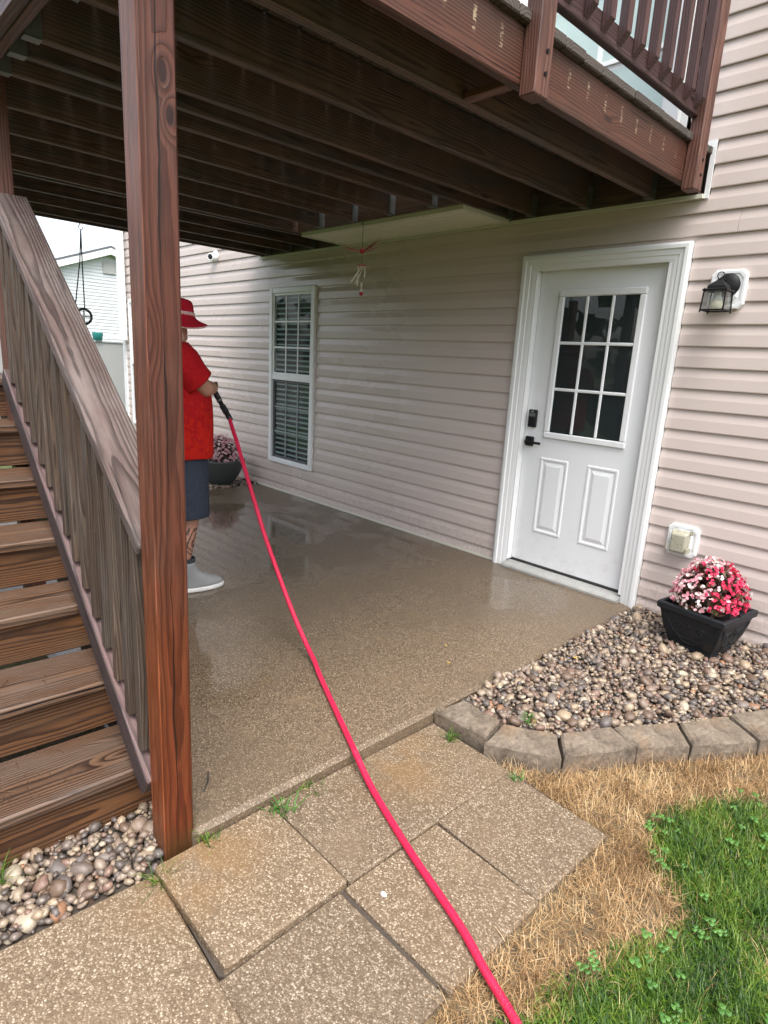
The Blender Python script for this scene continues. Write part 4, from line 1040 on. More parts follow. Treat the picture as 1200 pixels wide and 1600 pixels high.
def dome_plant(name, label, cat, base, rx, rz, n_leaf, n_flower, leafm, petm, colour, fl=.012, lf=.018, stem_h=.1):
    pl = thing(name, label, cat, base); B = Vector(base); c0 = B + Vector((0, 0, stem_h * .4))
    mb = MB()
    for k in range(14):
        a = random.uniform(0, 6.28); r_ = random.uniform(.2, .75) * rx
        mb.tube([B + Vector((math.cos(a) * .02, math.sin(a) * .02, -.02)), B + Vector((math.cos(a) * r_ * .6, math.sin(a) * r_ * .6, rz * .5)), B + Vector((math.cos(a) * r_, math.sin(a) * r_, rz * .8))], .003, 5)
    mb.build('stem', leafm, pl)
    V, F, A = [], [], []
    for k in range(n_leaf):
        th = random.uniform(0, 6.28); u = random.uniform(-.12, 1); ph = math.acos(max(-1, min(1, u))); k_ = random.uniform(.55, .97) * (1 + .10 * mnoise.noise(Vector((math.cos(th) * 2, math.sin(th) * 2, u * 2))))
        d_ = Vector((math.sin(ph) * math.cos(th), math.sin(ph) * math.sin(th), math.cos(ph)))
        leaf_geo(V, F, A, c0 + Vector((d_.x * rx, d_.y * rx, d_.z * rz)) * k_, d_ + Vector((random.gauss(0, .5), random.gauss(0, .5), random.gauss(.2, .5))), lf * random.uniform(.7, 1.25))
    stuff(put('foliage', mesh_rnd('foliage', V, F, A, leafm), pl, Matrix.Identity(4)))
    V2, F2, A2 = [], [], []
    for k in range(n_flower):
        th = random.uniform(0, 6.28); u = random.uniform(-.02, 1); ph = math.acos(u); k_ = random.uniform(.93, 1.05) * (1 + .10 * mnoise.noise(Vector((math.cos(th) * 2, math.sin(th) * 2, u * 2))))
        d_ = Vector((math.sin(ph) * math.cos(th), math.sin(ph) * math.sin(th), math.cos(ph))); c = c0 + Vector((d_.x * rx, d_.y * rx, d_.z * rz)) * k_
        cv = colour(d_, c); nn = d_ + Vector((random.gauss(0, .35), random.gauss(0, .35), random.gauss(0, .35)))
        for q in range(random.choice((2, 3, 4))):
            o_ = Vector((random.uniform(-1, 1), random.uniform(-1, 1), random.uniform(-1, 1))) * fl * .8
            leaf_geo(V2, F2, A2, c + o_, nn + Vector((random.gauss(0, .4), random.gauss(0, .4), random.gauss(0, .4))), fl * random.uniform(.65, 1.05), 6, .2, min(1, max(0, cv + random.uniform(-.05, .05))))
    stuff(put('flowers', mesh_rnd('flowers', V2, F2, A2, petm), pl, Matrix.Identity(4)))
    return pl
def beg(d_, c):
    a = .9 * d_.x - .3 * d_.y + .35 * mnoise.noise(c * 9)
    if d_.z > .55 and mnoise.noise(c * 14 + Vector((3, 0, 0))) > .05: a += .5
    if a + random.gauss(0, .18) > .46: return random.uniform(0, .32)
    if a + random.gauss(0, .25) < -.25: return random.uniform(.36, .72)
    return random.choice((random.uniform(.5, .7), random.uniform(.72, 1), random.uniform(.72, 1)))
for V_ in (1,):
    dome_plant('begonia', 'round mound of pink, white and red begonias in the black planter', 'flowers', (PLX, PLY, .235), .182, .225, 680, 480, MT['bronze'], MT['petal'], beg, .0105, .018)
# far bowl pot with pale flowers
BP = (-4.62, -.36, -.015)
mb = MB(); mb.lathe([(.09, 0), (.13, .02), (.20, .12), (.245, .22), (.262, .27), (.268, .285), (.258, .29), (.235, .25), (.06, .24)], 28, Matrix.Translation(BP))
tag(mb.build('bowl_pot', MT['pot2'], None, Matrix.Translation(BP), True), 'dark grey round bowl pot on the gravel strip at the far end of the patio', 'flower pot')
dome_plant('flowering_plant', 'loose pale pink flowers in the round bowl pot beyond the man', 'flowers', (BP[0], BP[1], .225), .20, .27, 260, 220, MT['bronze'], MT['petalpale'], lambda d_, c: random.random(), .016, .022)

# ------------------------------------------------------------------ wall lantern, outlet cover, camera
lan = thing('wall_lantern', 'black coach lantern on a white mounting block right of the door', 'wall lamp', (.245, -.02, 1.90))
def clipped(cx, cz, hw, hh, cut): return [(cx - hw, cz - hh + cut), (cx - hw + cut * .5, cz - hh + cut * .5), (cx - hw + cut, cz - hh), (cx + hw - cut, cz - hh), (cx + hw - cut * .5, cz - hh + cut * .5), (cx + hw, cz - hh + cut), (cx + hw, cz + hh - cut), (cx + hw - cut * .5, cz + hh - cut * .5), (cx + hw - cut, cz + hh), (cx - hw + cut, cz + hh), (cx - hw + cut * .5, cz + hh - cut * .5), (cx - hw, cz + hh - cut)]
def mount_block(parent, cx, cz, hw, hh):
    mb = MB()
    rings = [[(x, yy, z) for x, z in clipped(cx, cz, hw - i_, hh - i_, .024)] for i_, yy in ((0, -.008), (0, -.034), (.006, -.040), (.018, -.040), (.022, -.035), (.034, -.035), (.040, -.044), (.05, -.046))]
    mb.loft(rings); return mb.build('mounting_block', MT['white'], parent)
mount_block(lan, .242, 1.905, .091, .101)
LX, LY, LZ = .242, -.155, 1.905
mb = MB(); RX = Matrix.Translation((.246, -.044, 1.925)) @ Matrix.Rotation(PI / 2, 4, 'X'); mb.lathe([(.0, 0), (.061, 0), (.061, .006), (.052, .016), (.03, .022), (.014, .026), (0, .027)], 28, RX); mb.build('back_plate', MT['black'], lan, None, True)
mb = MB(); mb.tube([(.246, -.06, 1.925), (.245, -.10, 1.945), (.243, -.14, 1.950), (LX, LY, 1.935)], .008, 8); mb.build('arm', MT['black'], lan)
# roof of the lantern: stepped pyramid, ring on top
mb = MB(); mb.loft([[(LX + sx_ * a, LY + sy_ * a, z) for sx_, sy_ in ((-1, -1), (1, -1), (1, 1), (-1, 1))] for a, z in ((.060, 1.882), (.060, 1.890), (.044, 1.896), (.042, 1.908), (.026, 1.926), (.012, 1.938), (.010, 1.946))]); mb.build('roof', MT['black'], lan)
mb = MB(); mb.tube([(LX + .017 * math.cos(a), LY, 1.962 + .017 * math.sin(a)) for a in [k * 2 * PI / 16 for k in range(17)]], .0026, 6); mb.build('ring', MT['black'], lan)
for sx_ in (-1, 1):
    for sy_ in (-1, 1):
        mb = MB(); mb.tube([(LX + sx_ * .052, LY + sy_ * .052, 1.895), (LX + sx_ * .057, LY + sy_ * .057, 1.775)], .0042, 6); mb.build('post_bar', MT['black'], lan)
for (sx_, sy_) in ((0, -1), (0, 1), (1, 0), (-1, 0)):
    mb = MB(); a, b = .0505, .0545; t0_, t1_ = -.050, .050
    qs = [(LX + sx_ * a + (t if sx_ == 0 else 0), LY + sy_ * a + (t if sy_ == 0 else 0), z) for t, z in ((t0_, 1.884), (t1_, 1.884))] + [(LX + sx_ * b + (t if sx_ == 0 else 0), LY + sy_ * b + (t if sy_ == 0 else 0), z) for t, z in ((t1_, 1.792), (t0_, 1.792))]
    inn = [(x - sx_ * .002, y_ - sy_ * .002, z) for x, y_, z in qs]; mb.loft([qs, inn]); mb.build('pane', MT['lampglass'], lan)
    mb = MB(); c1 = [(LX + sx_ * .056 + (t if sx_ == 0 else 0), LY + sy_ * .056 + (t if sy_ == 0 else 0), 1.787) for t in (-.058, .058)]; mb.tube(c1, .0042, 6); mb.build('bottom_bar', MT['black'], lan)
mb = MB(); mb.lathe([(.016, 1.882), (.017, 1.862), (.022, 1.848), (.024, 1.841)], 16, Matrix.Translation((LX, LY, 0))); mb.build('bulb_neck', MT['bulbneck'], lan, None, True)
mb = MB(); mb.lathe([(.0245, 1.840), (.030, 1.825), (.030, 1.808), (.024, 1.798), (.008, 1.793)], 18, Matrix.Translation((LX, LY, 0))); mb.build('bulb', MT['bulb'], lan, None, True)

out = thing('outlet_cover', 'yellowed clear weather cover on a white mounting block above the planter', 'outlet', (.24, -.02, .50))
mount_block(out, .240, .499, .089, .096)
mb = MB(); mb.box((.195, -.052, .445), (.285, -.045, .560)); mb.build('socket_plate', MT['white'], out)
mb = MB(); a_ = [(.186, .432), (.292, .432), (.292, .568), (.186, .568)]
mb.loft([[(x, -.0525, z) for x, z in a_], [(x + (.006 if x < .2 else -.006), -.085, z + (.004 if z < .5 else -.010)) for x, z in a_], [(x + (.014 if x < .2 else -.014), -.104, z + (.012 if z < .5 else -.022)) for x, z in a_]]); cv = mb.build('clear_cover', MT['clearcover'], out)
bv = cv.modifiers.new('bevel', 'BEVEL'); bv.width = .006; bv.segments = 2
mb = MB(); mb.box((.290, -.07, .548), (.304, -.053, .572)); mb.box((.288, -.105, .440), (.299, -.053, .470)); mb.tube([(.186, -.09, .43), (.18, -.10, .45), (.182, -.09, .49)], .004, 6); mb.build('cover_hinge', MT['clearcover'], out)

sc_ = thing('security_camera', 'small white dome camera with dark lens high on the far siding', 'security camera', (-5.33, -.02, 2.48))
mb = MB(); mb.lathe([(0, 0), (.060, 0), (.062, .012), (.05, .028), (.038, .034)], 22, Matrix.Translation((-5.30, -.020, 2.485)) @ Matrix.Rotation(PI / 2, 4, 'X')); mb.build('base', MT['white'], sc_, None, True)
HD = Matrix.Translation((-5.33, -.058, 2.475)) @ Vector((.5, -.8, -.12)).to_track_quat('Z', 'Y').to_matrix().to_4x4()
mb = MB(); mb.lathe([(.0, -.045), (.03, -.04), (.042, -.015), (.043, .02), (.040, .040), (.030, .043), (.030, .034)], 20, HD); mb.build('housing', MT['white'], sc_, None, True)
mb = MB(); mb.lathe([(0, .039), (.024, .039), (.029, .036), (.029, .030), (0, .030)], 18, HD); mb.build('lens', MT['black'], sc_, None, True)

# ------------------------------------------------------------------ wind chime
CX_, CY_ = -2.145, -.56
ch = thing('wind_chime', 'small red wind chime with pale tubes hanging under the deck soffit', 'wind chime', (CX_, CY_, 2.386))
mb = MB(); mb.tube([(CX_, CY_, 2.41), (CX_, CY_ - .012, 2.393), (CX_ + .004, CY_ - .004, 2.382), (CX_, CY_, 2.392)], .003, 6); mb.tube([(CX_, CY_, 2.385), (CX_ + .001, CY_, 2.24)], .002, 5); mb.build('hook_and_wire', MT['wire'], ch)
for k, (dx, dy, dz, ln) in enumerate(((-.85, -.2, .10, .16), (-.9, .35, .14, .15), (.70, .55, .75, .15), (.80, -.1, .45, .16), (.5, .8, .25, .13))):
    d_ = Vector((dx * .72 + dy * .4, dx * .70 + dy * .4, dz)).normalized(); a = Vector((CX_, CY_, 2.205)); mid_ = a + d_ * ln * .5; b = a + d_ * ln + Vector((0, 0, .012)); sd = d_.cross(Vector((0, 0, 1))).normalized() * .020
    mb = MB(); mb.loft([[a + sd * .3, a - sd * .3, a - sd * .3 - Vector((0, 0, .003)), a + sd * .3 - Vector((0, 0, .003))], [mid_ + sd, mid_ - sd, mid_ - sd - Vector((0, 0, .003)), mid_ + sd - Vector((0, 0, .003))], [b + sd * .1, b - sd * .1, b - sd * .1 - Vector((0, 0, .002)), b + sd * .1 - Vector((0, 0, .002))]]); mb.build('petal', MT['chimered'] if k % 2 else MT['chimepink'], ch)
mb = MB(); mb.lathe([(0, 2.19), (.016, 2.195), (.020, 2.205), (.014, 2.222), (0, 2.23)], 12, Matrix.Translation((CX_, CY_, 0))); mb.build('bird_body', MT['chimered'], ch, None, True)
mb = MB(); mb.tube([(CX_, CY_, 2.20), (CX_ + .004, CY_, 2.115)], .0015, 5); mb.tube([(CX_ + .006, CY_, 2.11), (CX_ + .008, CY_, 1.92)], .0013, 5); mb.build('cord', MT['wire'], ch)
mb = MB(); mb.lathe([(0, 2.105), (.034, 2.106), (.034, 2.117), (0, 2.118)], 14, Matrix.Translation((CX_, CY_, 0))); mb.build('top_disc', MT['chimepink'], ch)
for (a, b) in (((-.018, -.018, 2.105), (-.019, -.017, 1.965)), ((.010, -.005, 2.104), (-.045, -.060, 1.985)), ((.012, .012, 2.105), (-.034, -.030, 1.975)), ((.022, .016, 2.104), (.02, .016, 2.03))):
    mb = MB(); mb.tube([(CX_ + a[0], CY_ + a[1], a[2]), (CX_ + b[0], CY_ + b[1], b[2])], .0055, 8); mb.build('chime_tube', MT['tube'], ch)
mb = MB(); mb.tube([(CX_ + .008, CY_, 1.99), (CX_ + .0085, CY_, 1.925)], .006, 8); mb.build('clapper', MT['tube'], ch)
mb = MB(); mb.lathe([(0, 1.895), (.012, 1.899), (.016, 1.91), (.012, 1.921), (0, 1.926)], 12, Matrix.Translation((CX_ + .0085, CY_, 0))); mb.build('bead', MT['chimered'], ch, None, True)

# ------------------------------------------------------------------ hanging ornament at the far edge of the deck
HX, HY = -4.34, -1.80
ho = thing('hanging_ornament', 'dark ringed ornament on two cords hanging from the far deck edge', 'ornament', (HX, HY, 2.40))
mb = MB(); mb.tube([(HX, HY - .005, 2.412), (HX, HY - .022, 2.38), (HX, HY, 2.362), (HX, HY + .018, 2.378), (HX, HY + .010, 2.392)], .004, 6); mb.build('hook', MT['wire'], ho)
mb = MB(); mb.tube([(HX, HY, 2.368), (HX, HY - .022, 2.12), (HX, HY - .085, 1.72), (HX, HY - .10, 1.60)], .005, 6); mb.build('cord', MT['wire'], ho)
mb = MB(); mb.tube([(HX, HY, 2.368), (HX, HY - .004, 2.1), (HX, HY - .006, 1.735)], .005, 6); mb.build('cord', MT['wire'], ho)
C_ = Vector((HX, HY - .015, 1.665))
mb = MB(); mb.tube([C_ + Vector((0, .062 * math.cos(a), .062 * math.sin(a))) for a in [k * 2 * PI / 20 for k in range(21)]], .011, 8); mb.build('ring', MT['wire'], ho)
mb = MB(); mb.tube([C_ + Vector((0, -.055, 0)), C_ + Vector((0, .055, 0))], .007, 6); mb.tube([C_ + Vector((0, 0, -.055)), C_ + Vector((0, 0, .055))], .007, 6); mb.build('cross', MT['white'], ho)

# ------------------------------------------------------------------ fence and the house next door
fence = thing('fence', 'plain grey panel fence beyond the corner of the house', 'fence', (-9.6, -1.5, 0))
for i in range(11):
    y0 = -4.4 + i * .45
    boxo('panel', (-9.62, y0, GZ), (-9.59, y0 + .4475, 1.47), MT['greypanel'], fence, .002)
boxo('fence_post', (-9.65, .552, GZ), (-9.55, .652, 1.50), MT['white'], fence, .006)
boxo('cap_rail', (-9.64, -4.4, 1.471), (-9.57, .55, 1.495), MT['greypanel'], fence, .003)
mb = MB(); mb.lathe([(.0, 0), (.07, 0), (.085, .12), (.088, .13), (.08, .13), (.06, .02)], 16, Matrix.Translation((-9.605, .12, 1.497))); tag(mb.build('teal_bucket', MT['teal'], None, Matrix.Translation((-9.605, .12, 1.497)), True), 'small teal tub standing on top of the grey fence', 'tub')
nb = thing('neighbour_house', 'white sided gabled house with grey roof behind the fence', 'house', (-27, 5, 0))
GX = -25.0; PKY, PKZ = 6.05, 5.00; SLP = .37; Y0, Y1 = -1.2, 13.3
EZ = PKZ - SLP * (PKY - Y0)
k = 0; z = GZ
while z < PKZ - .05:
    z2 = z + .125
    def ylim(zz): return max(Y0, PKY - (PKZ - zz) / SLP) if zz > EZ else Y0
    ya, ybb = ylim(z), ylim(z2); yc, yd = 2 * PKY - ya, 2 * PKY - ybb
    mb = MB(); mb.loft([[(GX + .02, ya, z), (GX + .02, yc, z), (GX + .0, min(yd, yc), z2), (GX + .0, max(ya, ybb), z2)], [(GX - .02, ya, z), (GX - .02, yc, z), (GX - .02, min(yd, yc), z2), (GX - .02, max(ya, ybb), z2)]]); mb.build('siding_plank', MT['neighbour'], nb); z = z2
boxo('wall', (-36, Y0 + .02, GZ), (GX - .025, Y1 - .5, EZ), MT['neighbour'], nb, 0)
for sg in (-1, 1):
    ye = Y0 - .35 if sg < 0 else 2 * PKY - Y0 + .35
    ze = PKZ - SLP * abs(ye - PKY)
    mb = MB(); mb.loft([[(GX + .35, PKY, PKZ + .12), (GX + .35, ye, ze + .12), (GX + .35, ye, ze + .20), (GX + .35, PKY, PKZ + .20)], [(-36.4, PKY, PKZ + .12), (-36.4, ye, ze + .12), (-36.4, ye, ze + .20), (-36.4, PKY, PKZ + .20)]]); mb.build('roof', MT['roof'], nb)
    mb = MB(); mb.loft([[(GX + .34, PKY, PKZ - .12), (GX + .34, ye, ze - .12), (GX + .34, ye, ze + .118), (GX + .34, PKY, PKZ + .118)], [(GX + .02, PKY, PKZ - .10), (GX + .02, ye, ze - .10), (GX + .02, ye, ze + .118), (GX + .02, PKY, PKZ + .118)]]); mb.build('rake_board', MT['white'], nb)
boxo('gable_vent', (GX + .022, 5.80, 4.16), (GX + .07, 6.28, 4.62), MT['greypanel'], nb, .01)



# ------------------------------------------------------------------ belt of trees across the yard (reflected in the glass)
V, F, A = [], [], []
rt_ = random.Random(3)
for k in range(16):
    tx, ty, hh = -62 + k * 6.6 + rt_.uniform(-2, 2), -30 + rt_.uniform(-5, 4), rt_.uniform(7, 12)
    for q in range(150):
        a_ = rt_.uniform(0, 2 * PI); u = rt_.uniform(-1, 1); r_ = rt_.uniform(.55, 1.0) ** .5; k_ = 1 + .3 * math.sin(a_ * 3 + k)
        c = Vector((tx + 4.2 * k_ * r_ * math.sqrt(1 - u * u) * math.cos(a_), ty + 3.4 * k_ * r_ * math.sqrt(1 - u * u) * math.sin(a_), hh * .52 + hh * .5 * u * r_)); nn = Vector((rt_.gauss(0, 1), rt_.gauss(0, 1), rt_.gauss(.6, 1))).normalized(); uu = nn.orthogonal().normalized() * rt_.uniform(.35, .8); vv = nn.cross(uu)
        b_ = len(V); V += [tuple(c + uu), tuple(c + vv), tuple(c - uu), tuple(c - vv)]; F.append((b_, b_ + 1, b_ + 2, b_ + 3)); A += [rt_.random()] * 4
MT['farleaf'] = blade_mat('far_tree_leaf', [(0, (.018, .040, .012)), (1, (.06, .105, .03))])
stuff(tag(put('tree_line', mesh_rnd('tree_line', V, F, A, MT['farleaf']), None, Matrix.Identity(4)), 'belt of dark green trees across the yard, mirrored in the door glass', 'trees'))

# ------------------------------------------------------------------ the man with the hose
PXY = Vector((-1.925, -2.128, 0.0)); PYAW = math.radians(-4)
man = thing('person', 'man in red t-shirt, red brimmed hat, navy shorts and grey ankle boots spraying the wall', 'person', PXY, PYAW)
MW = WM[man.name]         # local frame: +y the way he faces, +x his right hand side
def lp(x, y, z): return MW @ Vector((x, y, z))
def chain(pts): return pts, [(i, i + 1) for i in range(len(pts) - 1)]
bmB = bmesh.new()
def addmesh(me): bmB.from_mesh(me); bpy.data.meshes.remove(me)
def ell(c, r, M=None, seg=20):
    me = bpy.data.meshes.new('e'); b = bmesh.new(); bmesh.ops.create_uvsphere(b, u_segments=seg, v_segments=seg // 2 + 2, radius=1)
    for v in b.verts: v.co = Vector((v.co.x * r[0], v.co.y * r[1], v.co.z * r[2])); v.co = (M @ v.co if M is not None else v.co) + Vector(c)
    b.to_mesh(me); b.free(); addmesh(me)
# trunk, neck, legs and arms as one tree
V = [(0, -.01, .92, (.155, .13)), (0, .03, 1.08, (.165, .165)), (0, .025, 1.24, (.165, .145)), (0, -.01, 1.38, (.15, .11)), (0, -.01, 1.45, (.07, .065)), (0, .015, 1.53, (.058, .058)),
     (.095, -.01, .86, .095), (.105, .02, .68, .078), (.105, .025, .48, .056), (.105, -.005, .33, (.056, .056)), (.105, -.02, .20, .038), (.105, -.02, .085, .036), (.11, .06, .045, .034), (.115, .16, .030, .030),
     (-.095, -.02, .86, .095), (-.115, -.03, .68, .078), (-.125, -.05, .48, .056), (-.125, -.085, .33, .056), (-.13, -.10, .20, .038), (-.13, -.10, .085, .036), (-.14, -.02, .045, .034), (-.155, .08, .030, .030),
     (.17, -.02, 1.385, .066), (.205, .010, 1.30, .055), (.205, .090, 1.228, .047), (.10, .165, 1.225, .040), (.012, .215, 1.222, .028), (-.015, .238, 1.222, .026),
     (-.17, -.02, 1.385, .066), (-.245, .02, 1.28, .055), (-.26, .05, 1.20, .045), (-.25, .13, 1.20, .036), (-.230, .185, 1.205, .027), (-.226, .195, 1.206, .026)]
Ed = [(0, 1), (1, 2), (2, 3), (3, 4), (4, 5), (0, 6), (6, 7), (7, 8), (8, 9), (9, 10), (10, 11), (11, 12), (12, 13), (0, 14), (14, 15), (15, 16), (16, 17), (17, 18), (18, 19), (19, 20), (20, 21), (3, 22), (22, 23), (23, 24), (24, 25), (25, 26), (26, 27), (3, 28), (28, 29), (29, 30), (30, 31), (31, 32), (32, 33)]
def capsules(V, E):
    for a_, b_ in E:
        A_, B_ = Vector(V[a_][:3]), Vector(V[b_][:3]); ra = V[a_][3]; rb = V[b_][3]
        ra = ra if isinstance(ra, tuple) else (ra, ra); rb = rb if isinstance(rb, tuple) else (rb, rb)
        n_ = max(2, int((B_ - A_).length / max(.004, min(ra[0], ra[1], rb[0], rb[1]) * .35)))
        for i in range(n_ + 1):
            f = i / n_; r0, r1 = ra[0] + (rb[0] - ra[0]) * f, ra[1] + (rb[1] - ra[1]) * f
            ell(A_.lerp(B_, f), (r0, r1, min(r0, r1)) if (r0 > .06 and abs((B_ - A_).normalized().z) > .6) else (min(r0, r1),) * 3, None, 12)
capsules(V, Ed)
HC = Vector((-.012, -.022, 1.598))
ell(HC, (.075, .092, .095)); ell(HC + Vector((0, .030, -.055)), (.056, .058, .058)); ell(HC + Vector((0, .082, -.098)), (.022, .020, .018))
ell(HC + Vector((0, .098, -.022)), (.013, .022, .020)); ell(HC + Vector((0, .090, .003)), (.009, .014, .026)); ell(HC + Vector((0, .084, -.062)), (.026, .012, .008))
ell(HC + Vector((0, .080, .026)), (.055, .018, .012))
for sx_ in (-1, 1): ell(HC + Vector((sx_ * .077, -.008, -.012)), (.010, .020, .030)); ell(HC + Vector((sx_ * .042, .062, -.030)), (.025, .020, .020))
# hands: palm and five separate bent fingers closed round the gun grip / the wand
def hand(w_, fd, palm_n, side, grip):
    """w_ wrist, fd direction from wrist along the palm, palm_n the side the fingers curl to, side direction of the thumb"""
    w_, fd, pn, sd = Vector(w_), Vector(fd).normalized(), Vector(palm_n).normalized(), Vector(side).normalized()
    for i in range(9):
        c_ = w_ + fd * (.004 + .0095 * i); hw = .020 + .010 * min(1, i / 4)
        for j in range(-2, 3): ell(c_ + sd * hw * j / 2.2, (.0145 - .001 * abs(j),) * 3, None, 10)
    for k, ln in enumerate((.072, .080, .075, .058)):
        b = w_ + fd * .078 + sd * (.030 - .020 * k); pts = [b - fd * .022]; d_ = fd.copy(); p_ = b; a_ = 0
        for j in range(3):
            a_ += grip * (.95, 1.15, .9)[j]; d_ = fd * math.cos(a_) + pn * math.sin(a_); pts.append(p_); p_ = p_ + d_ * ln * (.45, .32, .26)[j]
        pts.append(p_); capsules(*chain([(*q, (.0105, .0098, .0092, .0086, .0078)[j]) for j, q in enumerate(pts)]))
    b = w_ + fd * .028 + sd * .024; t1 = b + (sd * .8 + fd * .5 + pn * .45).normalized() * .034; t2 = t1 + (fd * .7 + pn * .7 + sd * .05).normalized() * .030; t3 = t2 + (pn * .75 + fd * .5 - sd * .3).normalized() * .024
    capsules(*chain([(*(b - sd * .015), .014), (*t1, .0125), (*t2, .0105), (*t3, .0088)]))
hand((-.018, .240, 1.222), (-.88, .42, -.05), (-.25, -.62, -.72), (-.35, .55, .60), 1.0)
hand((-.226, .197, 1.206), (.45, .75, .10), (.4, -.5, .7), (-.4, .4, -.8), 1.0)
tmp = bpy.data.meshes.new('b'); bmB.to_mesh(tmp); bmB.free(); to = bpy.data.objects.new('tmp', tmp); COL.objects.link(to)
rm = to.modifiers.new('r', 'REMESH'); rm.mode = 'VOXEL'; rm.voxel_size = .0055; rm.use_smooth_shade = True
sm = to.modifiers.new('sm', 'SMOOTH'); sm.factor = .5; sm.iterations = 2
bodym = bpy.data.meshes.new_from_object(to.evaluated_get(bpy.context.evaluated_depsgraph_get())); bpy.data.objects.remove(to)
bodym.materials.clear(); bodym.materials.append(MT['skin']); bodym.polygons.foreach_set('use_smooth', [True] * len(bodym.polygons))
put('body', bodym, man, MW.copy())
def wbuild(mb, name, mat, smooth=True, sub=0, solid=0, parent=man):
    o = bpy.data.objects.new(name, mb.mesh(name, mat, smooth)); _link(o, parent, MW.copy())
    if solid: md = o.modifiers.new('so', 'SOLIDIFY'); md.thickness = solid; md.offset = 1
    if sub: md = o.modifiers.new('su', 'SUBSURF'); md.levels = sub; md.render_levels = sub
    return o
def ering(cx, cy, z, rx, ry, n=28, p=2.3, tilt=0.0, seed=0, fold=0.0, cx2=0):
    out = []
    for k in range(n):
        a = 2 * PI * k / n; c, s_ = math.cos(a), math.sin(a)
        x = math.copysign(abs(c) ** (2 / p), c) * rx; y = math.copysign(abs(s_) ** (2 / p), s_) * ry
        f = 1 + fold * math.sin(a * 5 + seed + z * 6) + fold * .7 * math.sin(a * 9 + seed * 2 - z * 11)
        out.append((cx + x * f, cy + y * f, z + tilt * y))
    return out
# t-shirt body
mb = MB()
mb.loft([ering(0, -.005, 1.475, .075, .070), ering(0, -.010, 1.462, .10, .085), ering(0, -.018, 1.425, .185, .112), ering(0, -.012, 1.37, .215, .140, fold=.006), ering(0, -.005, 1.28, .220, .165, fold=.010), ering(0, .002, 1.17, .222, .184, fold=.016), ering(0, .002, 1.05, .223, .196, fold=.024), ering(0, .000, .94, .224, .196, fold=.032), ering(0, .0, .838, .226, .196, fold=.040), ering(0, .0, .830, .220, .190, fold=.040)], True, False)
shirt = wbuild(mb, 'shirt', MT['shirt'], True, 1, .004)
def limb_sleeve(name, pts, rad, mat, parent=man, fold=.02, sub=1):
    mb = MB(); pts = [Vector(p) for p in pts]; rings = []; prev = None
    for i, p in enumerate(pts):
        d_ = (pts[min(i + 1, len(pts) - 1)] - pts[max(i - 1, 0)]).normalized(); a = prev or Vector((0, 1, 0)); u = (a - d_ * a.dot(d_)).normalized(); w_ = d_.cross(u); prev = u
        r_ = rad[i] if isinstance(rad[i], tuple) else (rad[i], rad[i])
        rings.append([p + (u * r_[0] * math.cos(t) + w_ * r_[1] * math.sin(t)) * (1 + fold * math.sin(4 * t + i * 1.7)) for t in [k * 2 * PI / 20 for k in range(20)]])
    mb.loft(rings, True, False); return wbuild(mb, name, mat, True, sub, .004, parent)
for sg, pts in ((1, [(.12, -.02, 1.40), (.172, -.022, 1.385), (.200, -.008, 1.335), (.212, .022, 1.288), (.216, .050, 1.258)]), (-1, [(-.12, -.02, 1.40), (-.18, -.01, 1.385), (-.215, .02, 1.34), (-.242, .06, 1.29), (-.248, .10, 1.262)])):
    limb_sleeve('sleeve', pts, [.075, .088, .086, .084, .086], MT['shirt'])
mb = MB()
mb.loft([ering(0, 0, .99, .190, .165), ering(0, -.005, .90, .195, .170, fold=.006), ering(0, -.01, .84, .196, .170)], True, False); shorts = wbuild(mb, 'shorts', MT['shorts'], True, 1, .004)
for sg, y0 in ((1, .01), (-1, -.035)):
    limb_sleeve('short_leg', [(sg * .088, -.005, .90), (sg * .098, y0, .76), (sg * .108, y0 + .008, .60), (sg * .112, y0 + .006, .480), (sg * .112, y0 + .006, .474)], [(.135, .100), (.132, .102), (.118, .100), (.118, .102), (.113, .097)], MT['shorts'], fold=.035)
# boots
for sg, oy in ((1, 0.0), (-1, -.08)):
    x0 = sg * .105 - (0 if sg > 0 else .025)
    def foot_ring(z, y0, y1, w1, n=24):
        out = []
        for k in range(n):
            a = 2 * PI * k / n; c, s_ = math.cos(a), math.sin(a); t_ = (s_ + 1) / 2
            wv = w1 * (.80 + .28 * math.sin(min(1, t_ * 1.15) * PI * .62)) ; out.append((x0 + c * wv + sg * .012 * t_, oy + y0 + (y1 - y0) * t_, z))
        return out
    mb = MB(); mb.loft([foot_ring(0.001, -.082, .222, .046), foot_ring(.006, -.088, .229, .050), foot_ring(.028, -.088, .230, .050), foot_ring(.031, -.082, .224, .046)]); sole = wbuild(mb, 'sole', MT['sole'])
    mb = MB(); mb.loft([foot_ring(.031, -.083, .224, .0465), foot_ring(.050, -.083, .218, .048), foot_ring(.072, -.080, .180, .046), foot_ring(.095, -.078, .110, .044), foot_ring(.130, -.074, .056, .046), foot_ring(.178, -.076, .044, .050), foot_ring(.196, -.076, .043, .051)], True, False); boot = wbuild(mb, 'boot', MT['boot'], True, 1, .004)
    mb = MB(); mb.loft([foot_ring(.170, -.070, .036, .044), foot_ring(.20, -.072, .038, .047), foot_ring(.222, -.072, .040, .048)], True, False); wbuild(mb, 'boot_collar', MT['sock'], True, 1, .003)
    mb = MB(); mb.tube([(x0, oy - .074, .195), (x0, oy - .085, .225), (x0, oy - .088, .240), (x0, oy - .078, .232), (x0, oy - .070, .205)], .006, 6); wbuild(mb, 'pull_loop', MT['sock'])
